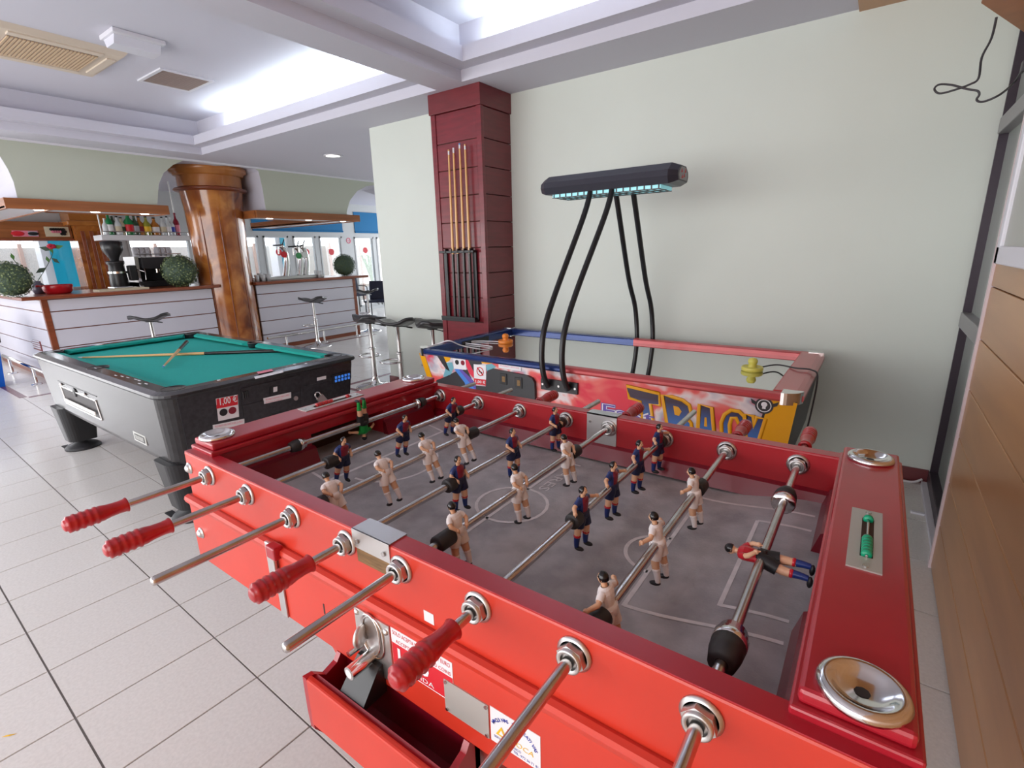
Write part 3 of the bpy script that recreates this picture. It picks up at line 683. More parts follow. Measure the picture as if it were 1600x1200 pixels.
team = {1: ('green', 0, 180, [0.924]), 2: ('blue_d', 0, 13, [0.718, 0.926, 1.132]), 3: ('white_d', 180, -23, [0.569, 0.710, 0.853, 0.988]),
        4: ('blue_d', 0, -2, [0.778, 0.991, 1.205]), 5: ('white_d', 180, -10, [0.612, 0.813, 1.026]), 6: ('blue_o', 0, 0, [0.796, 0.935, 1.082, 1.219]),
        7: ('white_o', 180, -9, [0.575, 0.776, 0.994]), 8: ('red', 180, -88, [0.827])}
what = {'green': 'goalkeeper figure in green turned upside down', 'red': 'goalkeeper figure in red lying flat', 'blue_d': 'player figure in blue and maroon', 'blue_o': 'player figure in blue and maroon', 'white_d': 'player figure in white', 'white_o': 'player figure in white'}
handle = {1: (0.308, 0.199), 2: (0.323, 0.214), 4: (0.402, 0.298), 6: (0.422, 0.311), 3: (1.385, 1.497), 5: (1.39, 1.508), 7: (1.385, 1.507), 8: (1.40, 1.535)}
ends = {1: (0.23, 1.462), 2: (0.24, 1.464), 3: (0.231, 1.40), 4: (0.33, 1.493), 5: (0.272, 1.42), 6: (0.34, 1.542), 7: (0.20, 1.42), 8: (0.20, 1.42)}
bump = {1: [(0.681, 0.722, 1), (1.145, 1.187, -1)], 2: [(0.668, 0.700, 0), (1.150, 1.180, 0)], 3: [(0.523, 0.548, 0), (1.008, 1.045, 0)], 4: [(0.737, 0.760, 0), (1.222, 1.246, 0)],
        5: [(0.556, 0.596, 0), (1.046, 1.078, 0)], 6: [(0.755, 0.779, 0), (1.236, 1.256, 0)], 7: [(0.530, 0.557, 0), (1.015, 1.048, 0)], 8: [(0.560, 0.625, 1), (1.045, 1.10, -1)]}
for k, x in rods.items():
    a, b = ends[k]; m = MB(); m.cyl((x, a, ZR), (x, b, ZR), 0.0078, n=16)
    m.lathe([(0.0078, 0), (0.0070, 0.003), (0.004, 0.005), (0, 0.0055)], (x, a, ZR), (0, -1, 0), 16); rod = m.build('rod', ft, 'steel')
    h0, h1 = handle[k]; L_ = h1-h0; pr = [(0.008, 0), (0.0140, 0.001), (0.0148, 0.02), (0.0128, 0.06), (0.0122, 0.16), (0.0130, 0.30), (0.0152, 0.42)]
    for q in range(4): z = 0.47+q*0.105; pr += [(0.0150, z), (0.0166, z+.018), (0.0166, z+.05), (0.0150, z+.07)]
    pr += [(0.0158, 0.90), (0.0158, 0.93), (0.0115, 0.945), (0.0108, 0.975), (0.006, 1.0), (0, 1.0)]
    sg = 1 if L_ > 0 else -1; L_ = abs(L_)
    m = MB(); m.lathe([(r*1.08, t*L_ if t > .0011 else t) for r, t in pr], (x, h0, ZR), (0, sg, 0), 20); hd = m.build('handle', rod, 'red_plastic')
    for (c, d, ch) in bump[k]:
        m = MB()
        if ch:
            m.use('rubber'); r1, r2 = (0.0135, 0.0175) if ch > 0 else (0.0175, 0.0135)
            lo, hi = (c, c+(d-c)*.58) if ch > 0 else (c+(d-c)*.42, d)
            big = 1.25 if k == 8 else 1.0
            m.lathe([(0.008, 0), (r1*big, 0.0), (0.0165*big, (hi-lo)*.5), (r2*big, hi-lo), (0.008, hi-lo)], (x, lo, ZR), (0, 1, 0), 20)
            m.use('chrome'); lo2, hi2 = (hi, d) if ch > 0 else (c, lo)
            m.lathe([(0.008, 0), (0.0172*big, 0), (0.0180*big, (hi2-lo2)*.1), (0.0180*big, (hi2-lo2)*.5), (0.0150*big, (hi2-lo2)*.55), (0.0150*big, (hi2-lo2)), (0.008, hi2-lo2)], (x, lo2, ZR), (0, 1, 0), 20)
        else:
            m.use('rubber'); m.lathe([(0.008, 0), (0.0150, 0.0), (0.0158, 0.002), (0.0158, d-c-.002), (0.0150, d-c), (0.008, d-c)], (x, c, ZR), (0, 1, 0), 20)
        m.build('bumper', rod)
    kind, yaw, tilt, ys = team[k]
    for y in ys:
        o = bpy.data.objects.new('player', PM[kind]); COL.objects.link(o); o.parent = rod
        o.matrix_basis = Matrix.Translation(Vector((x, y, ZR))-Vector(ft.location)) @ Matrix.Rotation(math.radians(tilt), 4, 'Y') @ Matrix.Rotation(math.radians(yaw), 4, 'Z') @ Matrix.Diagonal((1.04, 1.04, 1.04, 1))
        o['label'] = what[kind]

# chrome cups on the four corners
for x, y in ((-1.314, 0.538), (-1.310, 1.213), (0.041, 0.530), (0.036, 1.215)):
    m = MB(); m.lathe([(0.020, 0.0), (0.040, 0.0), (0.0415, 0.004), (0.0395, 0.009), (0.035, 0.0115), (0.031, 0.011), (0.026, 0.006), (0.017, 0.0022), (0.007, 0.001)], (x, y, ZT+.0295), n=36)
    cup = m.build('cup', ft, 'chrome')
    m = MB(); m.cyl((x, y, ZT+.0297), (x, y, ZT+.031), 0.0072, n=8); m.build('cup_screw', cup, 'rubber')
# score counters let into the lids
ZL = ZT+.030
def counter(x0, x1, y0, y1, beads, mt, label):
    c = MB(); xs0, xs1 = x0+(x1-x0)*.36, x0+(x1-x0)*.74; ys0, ys1 = y0+(y1-y0)*.18, y1-(y1-y0)*.16
    for a, b in (((x0, y0), (x1, ys0)), ((x0, ys1), (x1, y1)), ((x0, ys0), (xs0, ys1)), ((xs1, ys0), (x1, ys1))): c.box((*a, ZL), (*b, ZL+.0022))
    pl_ = part(c.build('score_plate', ft, 'plate_grey'), label)
    c = MB(); c.box((xs0, ys0, ZL-.001), (xs1, ys1, ZL+.0008)); c.build('score_slot', pl_, 'goal_dark')
    xm = (xs0+xs1)/2; c = MB(); c.cyl((xm, ys0, ZL+.004), (xm, ys1, ZL+.004), 0.0018, n=8); c.build('score_wire', pl_, 'steel')
    for f0 in beads:
        yb_ = ys0+(ys1-ys0)*f0; c = MB(); c.lathe([(0.002, -.0045), (0.0065, -.0045), (0.0072, 0), (0.0065, .0045), (0.002, .0045)], (xm, yb_, ZL+.0040), (0, 1, 0), 14); c.build('score_bead', pl_, mt)
    for yy in (y0+.010, y1-.010): c = MB(); c.cyl((xm, yy, ZL+.002), (xm, yy, ZL+.0036), 0.0042, n=10); c.build('screw', pl_, 'steel')
counter(0.015, 0.057, 0.766, 0.960, [0.05, 0.12, 0.19, 0.26, 0.33, 0.40, 0.95], 'green_plastic', 'grey metal score plate with green beads')
counter(-1.345, -1.300, 0.78, 0.985, [0.10, 0.17, 0.24, 0.31, 0.38, 0.45, 0.9], 'red_plastic', 'grey metal score plate with red beads')
# metal clips on both rails
def clip(x0, x1, ya, yb, zb, s):
    m = MB(); m.box((x0, ya-.002, ZT), (x1, yb+.002, ZT+.0035)); yo = ya-.0025 if s < 0 else yb; m.box((x0, yo, zb), (x1, yo+.0025, ZT+.0035))
    c = m.build('metal_clip', ft, 'brushed')
    for xx in (x0+.014, x1-.014):
        q = MB(); q.cyl((xx, yo-.0004, zb+.014), (xx, yo-.003, zb+.014), 0.0045, n=10); q.build('screw', c, 'steel')
clip(-0.697, -0.600, FYa, FYb, 0.921, -1); 
m = MB(); m.box((-0.646, FYc-.0025, 0.845), (-0.552, FYc, ZT+.0035)); m.box((-0.646, FYc-.0025, ZT), (-0.552, FYd, ZT+.0035)); c = m.build('metal_clip', ft, 'brushed')
for xx, zz in ((-.635, .86), (-.563, .86), (-.635, .93), (-.563, .93)): q = MB(); q.cyl((xx, FYc-.0025, zz), (xx, FYc-.0045, zz), 0.004, n=10); q.build('screw', c, 'steel')
m = MB(); m.box((-0.690, FYa-.0008, 0.893), (-0.598, FYa+.001, 0.9205)); part(m.build('bare_wood', ft, 'old_wood'), 'bare brown wood where the paint has gone')
# bolts, latch, slot
for x, z in ((-1.348, 0.912), (-1.340, 0.735)):
    m = MB(); m.lathe([(0.015, 0), (0.015, 0.002), (0.011, 0.0025), (0.0105, 0.006), (0.006, 0.010), (0, 0.011)], (x, FYa-(0 if z > .8 else .006), z), (0, -1, 0), 16); m.build('bolt', ft, 'brushed')
FF = FYa-.006                                        # face of the lower panel
m = MB(); m.use('brushed').box((-0.990, FF-.012, 0.755), (-0.962, FF-.004, 0.838), 0.003); m.box((-0.980, FF-.005, 0.655), (-0.955, FF, 0.775), 0.002); m.use('red_top').box((-0.968, FF-.022, 0.812), (-0.935, FF, 0.842), 0.004)
m.build('latch', ft)
m = MB(); m.box((-0.815, FF-.0006, 0.728), (-0.811, FF, 0.752)); m.build('key_slot', ft, 'rubber')
# coin mechanism
m = MB(); m.box((-0.708, FF-.003, 0.672), (-0.614, FF, 0.795)); cm = m.build('coin_plate', ft, 'brushed')
m = MB(); pts = [(0.024*math.cos(a), 0.030*math.sin(a)+(.012 if math.sin(a) > 0 else -.012)) for a in [2*PI*i/28 for i in range(28)]]
m.tube([(-0.664+px_, FF-.005, 0.755+pz_) for px_, pz_ in pts], 0.0026, 8, closed=True); m.tube([(-0.658+px_*1.15, FF-.004, 0.752+pz_*1.02) for px_, pz_ in pts], 0.0022, 8, closed=True); m.build('coin_bezel', cm, 'chrome')
m = MB(); m.lathe([(0.0, 0.0), (0.019, 0.0), (0.021, 0.003), (0.021, 0.005), (0.019, 0.008), (0, 0.008)], (-0.676, FF-.014, 0.752), (-1, -0.35, 0), 24); m.build('coin_knob', cm, 'brushed')
m = MB(); m.cyl((-0.668, FF, 0.708), (-0.668, FF-.055, 0.708), 0.0125, n=16); m.build('return_button', cm, 'chrome')
m = MB(); m.cyl((-0.668, FF-.055, 0.708), (-0.668, FF-.056, 0.708), 0.0085, n=14); m.build('button_face', cm, 'sticker_white')
m = MB(); m.cyl((-0.702, FF, 0.712), (-0.702, FF-.030, 0.712), 0.0058, n=12); m.build('push_pin', cm, 'chrome')
m = MB(); m.hexa([(-0.706, FF-.060, 0.640), (-0.640, FF-.060, 0.640), (-0.640, FF, 0.640), (-0.706, FF, 0.640)], [(-0.700, FF-.012, 0.702), (-0.640, FF-.012, 0.702), (-0.640, FF, 0.702), (-0.700, FF, 0.702)]); m.build('coin_chute', cm, 'black')
for xx, zz in ((-.700, .787), (-.622, .780), (-.622, .682)): q = MB(); q.lathe([(0.0062, 0), (0.005, 0.003), (0, 0.0045)], (xx, FF-.003, zz), (0, -1, 0), 12); q.build('screw', cm, 'brushed')
# stickers
def sticker(name, parent, x0, x1, z0, z1, y, mt, label=None):
    m = MB(); m.box((x0, y-.0008, z0), (x1, y, z1)); o = m.build(name, parent, mt)
    if label: part(o, label)
    return o
def ink(parent, mt, txt, size, x, z, y, width=None, bold=0.0, sh=0.0, name='lettering'):
    m = MB(); add_text(m, mt, txt, size, (x, y, z), (1, 0, 0), (0, 0, 1), width=width, bold=bold, shear=sh); return m.build(name, parent, fix=False)
st = sticker('price_sticker', ft, -0.611, -0.468, 0.714, 0.795, FF, 'sticker_white', 'white and red price sticker')
y_ = FF-.0012
m = MB(); m.box((-0.6105, FF-.001, 0.716), (-0.4685, FF-.0008, 0.765)); m.build('red_field', st, 'sticker_red')
ink(st, 'sticker_red', 'SOLO ACEPTA MONEDAS DE 1 EURO', 0.012, -0.607, 0.783, y_, 0.134)
ink(st, 'sticker_red', 'ACCEPTS ONLY 1 EURO COINS', 0.010, -0.600, 0.768, y_, 0.128)
ink(st, 'sticker_white', '1,00', 0.034, -0.606, 0.735, y_-.0004, 0.075, bold=.0006); ink(st, 'sticker_white', '1 PARTIDA', 0.013, -0.606, 0.720, y_-.0004, 0.09)
m = MB(); m.box((-0.530, FYa-.0008, 0.842), (-0.508, FYa, 0.862)); part(m.build('paper_tag', ft, 'sticker_white'), 'small white paper tag')
m = MB(); m.box((-0.488, FF-.002, 0.692), (-0.397, FF, 0.755)); mp_ = m.build('blank_plate', ft, 'plate_grey')
for xx, zz in ((-.484, .751), (-.401, .751), (-.484, .697), (-.401, .697)): q = MB(); q.cyl((xx, FF-.002, zz), (xx, FF-.004, zz), 0.0032, n=10); q.build('screw', mp_, 'steel')
s2 = sticker('service_sticker', ft, -0.394, -0.304, 0.692, 0.757, FF, 'sticker_white', 'white service sticker with blue lettering')
word = 'MAQUINAS RECREATIVAS'
for i, ch in enumerate(word):
    if ch == ' ': continue
    a = PI*(0.86-0.72*i/(len(word)-1)); m = MB(); cx_, cz_ = -0.349+0.040*math.cos(a), 0.714+0.033*math.sin(a)
    add_text(m, 'ink_blue', ch, 0.0085, (cx_-.002, y_, cz_-.002), (math.sin(a), 0, -math.cos(a)), (math.cos(a), 0, math.sin(a)), bold=.0002); m.build('lettering', s2, fix=False)
m = MB(); m.prism([(-0.384, y_, 0.711), (-0.362, y_, 0.711), (-0.373, y_, 0.730)], (0, -.0002, 0)); m.build('emblem', s2, 'ink_yellow')
m = MB(); m.prism([(-0.378, y_-.0004, 0.7145), (-0.368, y_-.0004, 0.7145), (-0.373, y_-.0004, 0.724)], (0, -.0002, 0)); m.build('emblem', s2, 'sticker_white')
m = MB(); m.box((-0.362, y_-.0003, 0.724), (-0.352, y_, 0.733)); m.build('emblem', s2, 'ink_green')
ink(s2, 'ink_yellow', 'ROCA', 0.013, -0.357, 0.711, y_, 0.040, sh=.2); ink(s2, 'ink_blue', 'SERVICIO TECNICO', 0.006, -0.388, 0.703, y_, 0.050); ink(s2, 'ink_blue', 'TEL. 972 36 71 81', 0.0065, -0.352, 0.696, y_, 0.044)
# pedestal, plinth and the ball tray
m = MB(); m.box((-0.79, 0.63, 0.0), (-0.41, 1.14, 0.656)); m.build('pedestal', ft, 'red_top')
for s_ in (0, 1):
    ya, yb, yc, yd = (0.49, 0.57, 0.64, 0.70) if not s_ else (1.20, 1.28, 1.07, 1.13)
    for xa, xb, xc, xd in ((-0.868, -0.79, -0.78, -0.72), (-0.47, -0.41, -0.48, -0.42)):
        m = MB(); m.hexa([(xc, yc, 0), (xd, yc, 0), (xd, yd, 0), (xc, yd, 0)], [(xa, ya, .656), (xb, ya, .656), (xb, yb, .656), (xa, yb, .656)]); m.build('leg', ft, 'red_paint')
m = MB(); m.box((-0.445, 0.612, 0.05), (-0.411, 0.631, 0.64), 0.003); m.build('pedestal_stile', ft, 'red_paint')
m = MB(); m.box((-0.80, 0.62, 0.0), (-0.40, 1.15, 0.06), 0.006); m.build('plinth', ft, 'red_dark')
m = MB(); m.box((FX0+.03, FYa+.01, 0.64), (FX1-.03, FYd-.01, 0.656)); m.build('underside', ft, 'red_dark')
tx0, tx1 = -0.775, -0.452; tr = [(0.492, 0.535), (0.445, 0.515), (0.418, 0.518), (0.402, 0.545), (0.402, 0.640)]
m = MB(); m.prism([(tx0, y, z) for y, z in tr]+[(tx0, y+.012, z+.010) for y, z in reversed(tr)], (tx1-tx0, 0, 0)); tray = m.build('tray', ft, 'red_top')
m = MB(); m.box((tx0-.004, 0.392, 0.545), (tx1+.004, 0.405, 0.654), 0.004); m.build('tray_front', tray, 'red_paint')
m = MB(); m.box((tx0-.03, 0.480, 0.50), (tx1+.012, 0.492, 0.656)); m.build('tray_back', tray, 'red_dark')
m = MB(); m.box((tx0, 0.405, 0.548), (tx1, 0.482, 0.553)); m.build('tray_floor', tray, 'red_dark')
for xx in (tx0-.012, tx1):
    m = MB(); m.prism([(xx, y, z) for y, z in ((0.492, 0.525), (0.445, 0.502), (0.412, 0.506), (0.394, 0.535), (0.392, 0.575), (0.392, 0.655), (0.410, 0.652), (0.432, 0.632), (0.458, 0.640), (0.468, 0.654), (0.492, 0.654))], (0.012, 0, 0)); m.build('tray_side', tray, 'red_top')
# ================================================================ POOL TABLE
QX0, QX1, QY0, QY1 = -5.13, -2.825, 0.925, 2.115; QZ = 0.765
pt = thing('pool_table', 'black coin operated pool table with green cloth beside the bar', 'pool table', ((QX0+QX1)/2, (QY0+QY1)/2, 0))
def rrect(x0, y0, x1, y1, r, z, n=6):
    out = []
    big = r*1.25; sm = r*0.45                      # the coin end's near corner is the roundest
    for X, Y, sx_, sy_, r, a0 in ((x1, y0, -1, 1, big, -PI/2), (x1, y1, -1, -1, sm, 0), (x0, y1, 1, -1, sm, PI/2), (x0, y0, 1, 1, sm, PI)):
        for k in range(n+1): a = a0+PI/2*k/n; out.append(Vector((X+sx_*r+r*math.cos(a), Y+sy_*r+r*math.sin(a), z)))
    return out
def loft(mb, rings, cap0=True, cap1=True, smooth=False):
    n = len(rings[0]); vs = [p for r in rings for p in r]
    fs = [(j*n+i, j*n+(i+1) % n, (j+1)*n+(i+1) % n, (j+1)*n+i) for j in range(len(rings)-1) for i in range(n)]
    mb.add(vs, fs, smooth)
    if cap0: mb.add(rings[0], [list(range(n))[::-1]])
    if cap1: mb.add(rings[-1], [list(range(n))])
    return mb
m = MB(); loft(m, [rrect(QX0+.075, QY0+.045, QX1-.075, QY1-.045, 0.07, 0.345), rrect(QX0+.068, QY0+.037, QX1-.068, QY1-.037, 0.075, 0.37), rrect(QX0+.015, QY0+.012, QX1-.015, QY1-.012, 0.085, 0.735)], True, False); body = m.build('body', pt, 'pool_side')
# bright rim, then the rail ring with its six pocket bites
m = MB(); loft(m, [rrect(QX0, QY0, QX1, QY1, 0.09, 0.733), rrect(QX0-.004, QY0-.004, QX1+.004, QY1+.004, 0.093, 0.742), rrect(QX0, QY0, QX1, QY1, 0.09, 0.752)], False, False); m.build('rim', pt, 'black')
RW, CW = 0.095, 0.045
ix0, ix1, iy0, iy1 = QX0+RW, QX1-RW, QY0+RW, QY1-RW
outer = rrect(QX0, QY0, QX1, QY1, 0.09, QZ-.010); shoulder = rrect(QX0+.03, QY0+.03, QX1-.03, QY1-.03, 0.07, QZ+.003)
inner = rrect(ix0, iy0, ix1, iy1, 0.075, QZ+.003); innerb = rrect(ix0, iy0, ix1, iy1, 0.075, QZ-.06)
m = MB(); loft(m, [rrect(QX0, QY0, QX1, QY1, 0.09, 0.748), outer, shoulder, inner, innerb], False, False); m.build('rail', pt, 'pool_rail')
m = MB(); m.box((ix0-.02, iy0-.02, QZ-.075), (ix1+.02, iy1+.02, QZ-.040)); m.build('cloth', pt, 'cloth')
zc0 = QZ-.040; xm_ = (ix0+ix1)/2; pk = 0.075
def cushion(pa, pb, nrm):
    pa, pb, nrm = Vector(pa), Vector(pb), Vector(nrm); d = (pb-pa).normalized(); up = Vector((0, 0, 1))
    A = [pa+up*zc0, pb+up*zc0, pb-d*.035+nrm*CW+up*(zc0+.018), pa+d*.035+nrm*CW+up*(zc0+.018)]
    B = [pa+up*(QZ+.002), pb+up*(QZ+.002), pb-d*.035+nrm*CW+up*(QZ-.006), pa+d*.035+nrm*CW+up*(QZ-.006)]
    m = MB(); m.hexa(A, B); m.build('cushion', pt, 'cloth_edge')
for y, s in ((iy0, 1), (iy1, -1)):
    cushion((ix0+pk, y, 0), (xm_-.065, y, 0), (0, s, 0)); cushion((xm_+.065, y, 0), (ix1-pk, y, 0), (0, s, 0))
cushion((ix0, iy0+pk, 0), (ix0, iy1-pk, 0), (1, 0, 0)); cushion((ix1, iy0+pk, 0), (ix1, iy1-pk, 0), (-1, 0, 0))
for x, y in ((ix0+.012, iy0+.012), (xm_, iy0-.012), (ix1-.012, iy0+.012), (ix0+.012, iy1-.012), (xm_, iy1+.012), (ix1-.012, iy1-.012)):
    m = MB(); m.lathe([(0.0, QZ-.036), (0.052, QZ-.036), (0.056, QZ-.02), (0.056, QZ+.0045), (0.059, QZ+.005), (0.059, QZ-.002)], (x, y, 0), n=20); m.build('pocket', pt, 'black')
# legs with levelling feet
for x, y in ((-4.97, 1.05), (-3.03, 1.05), (-4.97, 1.98), (-3.03, 1.98)):
    m = MB(); loft(m, [rrect(x-.085, y-.085, x+.085, y+.085, 0.05, 0.07), rrect(x-.115, y-.115, x+.115, y+.115, 0.06, 0.352)]); leg = m.build('leg', pt, 'black')
    m = MB(); m.lathe([(0.03, 0.075), (0.035, 0.05), (0.095, 0.028), (0.115, 0.010), (0.115, 0.0), (0, 0)], (x, y, 0), n=24); m.box((x-.155, y-.10, 0), (x-.075, y-.06, 0.006)); m.build('foot', leg, 'black_soft')
# ball window in the long side
def ls(x, y): p = PY(x, y, QY0+.026); return p
def face_y(x, z, off=0.0): t = (0.735-z)/(0.735-0.37); return Vector((x, QY0+.012+.025*t-off, z))
wq = [(-4.66, 0.565), (-3.94, 0.565), (-3.94, 0.435), (-4.66, 0.435)]
m = MB(); m.add([face_y(x, z, .002) for x, z in wq], [(0, 1, 2, 3)]); bw = m.build('ball_window', pt, 'window_dark', fix=False)
m = MB()
for i in range(4):
    a, b = wq[i], wq[(i+1) % 4]; m.tube([face_y(*a, .002), face_y(*b, .002)], 0.006, 6)
m.build('window_trim', bw, 'chrome')
m = MB(); m.box((-4.62, QY0+.012, 0.462), (-3.98, QY0+.0165, 0.486)); m.build('ball_rail', bw, 'ball_white')
m = MB(); m.tube([face_y(-4.70, 0.60, .001), face_y(-3.90, 0.60, .001)], 0.003, 6); m.build('panel_seam', bw, 'black')
for x in (-4.62, -4.12): m = MB(); m.ball(face_y(x, 0.585, .004), 0.012, n=12, k=8); m.build('panel_stud', bw, 'chrome')
m = MB(); m.lathe([(0, 0), (0.035, 0), (0.03, 0.006), (0, 0.007)], face_y(-4.35, 0.565, .002), (0, -1, 0), 16); m.build('panel_catch', bw, 'black')
m = MB(); m.box((-3.42, QY0+.030, 0.405), (-3.24, QY0+.036, 0.462)); mp2 = m.build('maker_plate', pt, 'plate_grey')
m = MB(); m.box((-3.40, QY0+.0285, 0.415), (-3.26, QY0+.031, 0.452)); m.build('plate_field', mp2, 'black')
for k in range(7): m = MB(); m.box((-3.385+k*.017, QY0+.0275, 0.422), (-3.375+k*.017, QY0+.029, 0.446)); m.build('plate_mark', mp2, 'plate_grey')
# coin end
EX = QX1-.014
def ex(x, y, off=0.0):
    q = PX(x, y, QX1-.03); t = (0.735-q.z)/(0.735-0.37); X = QX1-.015-.053*t; q = PX(x, y, X); q.x = X+off; return q
def end_quad(name, pts, mt, off=0.002, parent=None, label=None, th=0.004):
    P = [ex(x, y, off) for x, y in pts]; m = MB(); m.prism(P, (-th, 0, 0)); o = m.build(name, parent or pt, mt)
    if label: part(o, label)
    return o
end_quad('end_panel', [(275, 619), (549, 567), (545, 636), (300, 730)], 'pool_end', 0.0015)
d1 = end_quad('coin_door', [(378, 634), (467, 612), (467, 645), (384, 668)], 'pool_end', 0.005, None, 'dark locked coin door')
end_quad('upper_door', [(376, 607), (466, 586), (466, 609), (378, 630)], 'pool_end', 0.005)
end_quad('side_door', [(469, 605), (547, 588), (545, 625), (470, 644)], 'pool_end', 0.004)
m = MB(); m.cyl(ex(461, 622, .006), ex(461, 622, .012), 0.014, n=16); m.build('lock_barrel', pt, 'brushed')
cs = end_quad('coin_slot', [(421, 604), (436, 601), (436, 613), (421, 616)], 'black', 0.008); end_quad('coin_insert', [(426, 605), (432, 603.5), (432, 611), (426, 612.5)], 'sticker_white', 0.0095, cs)
end_quad('ball_hatch', [(424, 646), (435, 643), (435, 652), (425, 655)], 'black', 0.008)
for k in range(3): m = MB(); m.tube([ex(379+k*3.0, 612-k*.8, .006), ex(380+k*3.2, 622-k*.8, .006)], 0.006, 6); m.build('coin_return', pt, 'black')
s = end_quad('price_sticker', [(337, 623), (371, 616.5), (373, 651), (341, 658)], 'sticker_white', 0.004, None, 'red and white 1,00 euro price sticker')
end_quad('red_band', [(337.5, 623.5), (370.5, 617), (371, 632), (338.5, 638.5)], 'sticker_red', 0.0052, s)
def end_text(parent, mt, txt, x, y, x2, y2, size, bold=0.0):
    a, b = ex(x, y, .0060), ex(x2, y2, .0060); m = MB(); add_text(m, mt, txt, size, a, (b-a), (0.145, 0, 1), width=(b-a).length, bold=bold); m.build('lettering', parent, fix=False)
end_text(s, 'sticker_white', '1,00 \u20ac', 341, 633, 368, 627.5, 0.055, .001)
for xx, yy, mt in ((348.5, 644, 'ink_black'), (362.5, 641, 'jersey_maroon')):
    c = ex(xx, yy, .004); m = MB(); m.cyl(c, c+Vector((.0024, 0, -.0003)), 0.021, n=20); m.build('coin_print', s, mt)
for pts, t1, t2 in (([(332, 664), (381, 654), (381, 663), (333, 674)], (335, 668, 378, 659.5), (345, 672, 376, 665)), ([(411, 622), (454, 612.5), (454, 621.5), (412, 631)], (414, 626, 451, 618), (414, 630, 440, 624.5))):
    s = end_quad('notice_sticker', pts, 'sticker_white', 0.0065, None, 'white notice sticker with small red print'); 
    a, b = ex(t1[0], t1[1], .0078), ex(t1[2], t1[3], .0078); m = MB(); add_text(m, 'ink_pink', 'PROHIBIDO SENTARSE SOBRE LA MESA', 0.016, a, b-a, (0.145, 0, 1), width=(b-a).length); m.build('lettering', s, fix=False)
    a, b = ex(t2[0], t2[1], .0078), ex(t2[2], t2[3], .0078); m = MB(); add_text(m, 'ink_pink', 'RESERVADO EL DERECHO', 0.012, a, b-a, (0.145, 0, 1), width=(b-a).length); m.build('lettering', s, fix=False)
end_quad('label_plate', [(495, 590), (509, 587), (509, 592), (495, 595)], 'sticker_white', 0.004)
kp = end_quad('keypad', [(517, 587), (547, 579), (547, 591), (518, 600)], 'black', 0.012, None, 'keypad with glowing blue buttons', 0.012)
for r in range(2):
    for c_ in range(5):
        q = ex(523+c_*5.0, 589.6+r*5.2-c_*1.25, .0125); m = MB(); m.box((q.x, q.y-.0085, q.z-.0085), (q.x+.004, q.y+.0085, q.z+.0085), 0.002); m.build('key', kp, 'keypad_blue')
pd = ex(494, 617, .012); m = MB(); dd = Vector((0, .55, -.83)).normalized(); sd = Vector((0, .83, .55))
b0 = pd+dd*.012; m.prism([b0-sd*.026, b0+sd*.026, b0+sd*.026+dd*.062, b0-sd*.026+dd*.062], (0.016, 0, 0)); lock = m.build('padlock', pt, 'brushed')
m = MB(); m.tube(spline([b0-sd*.017+Vector((.008, 0, 0)), b0-sd*.017-dd*.022+Vector((.008, 0, 0)), b0-dd*.036+Vector((.008, 0, 0)), b0+sd*.017-dd*.022+Vector((.008, 0, 0)), b0+sd*.017+Vector((.008, 0, 0))], 4), 0.005, 8); m.build('shackle', lock, 'chrome')
# stickers and sights on the rail top
def top_quad(name, pts, mt, label=None, dz=0.0045):
    P = [PZ(x, y, QZ+dz) for x, y in pts]; m = MB(); m.prism(P, (0, 0, -.001)); o = m.build(name, pt, mt)
    if label: part(o, label)
    return o
top_quad('rail_sticker', [(397, 588.5), (442, 578), (443, 581.5), (399, 592)], 'sticker_white', 'white paper strip on the rail')
top_quad('rail_sticker', [(401, 581), (424, 576.5), (427, 579), (404, 584)], 'ink_pink', 'pink printed strip on the rail', 0.005)
for x, y in ((342, 594), (478, 568), (460, 569)): 
    c = PZ(x, y, QZ+.003); m = MB(); m.cyl(c, c+Vector((0, 0, .0015)), 0.009, n=12); m.build('rail_sight', pt, 'sticker_white')
rnd = random.Random(5)
for k in range(8):
    x = -4.0+rnd.random()*0.85; y = QY0+.045+rnd.random()*.035; m = MB(); m.box((x, y, QZ+.0028), (x+.035, y+.006, QZ+.0040)); m.build('rail_chip', pt, 'sticker_white')

def cue(name, a, b, label, group=None, ra=0.0055, rb=0.0145, split=0.62, tip='cue_tip'):
    a, b = Vector(a), Vector(b); t = thing(name, label, 'pool cue', b if b.z < a.z-.1 else a.lerp(b, .5), 0, group); d = b-a; L_ = d.length; d.normalize()
    def pr(t0, t1, mt, nm, x0=1.0):
        m = MB(); m.cyl(a+d*L_*t0, a+d*L_*t1, ra+(rb-ra)*t0, ra+(rb-ra)*t1, 14); m.build(nm, t, mt)
    pr(0, .008, tip, 'tip'); pr(.008, .028, 'sticker_white', 'ferrule'); pr(.028, split, 'cue_wood', 'shaft'); pr(split, .985, 'cue_black', 'butt'); pr(.985, 1.0, 'rubber', 'bumper_cap')
    return t
zb = zc0+.012
A, B = PZ(120, 559, zb), PZ(440, 548, zb)
cue('pool_cue', A, B, 'long pool cue lying across the green cloth under the other cue')
A2, B2 = PZ(255, 573, zb+.004), PZ(292, 534, zb+.034); d_ = B2-A2
cue('pool_cue', A2, B2, 'shorter looking pool cue with blue tip resting crosswise on the other cue')

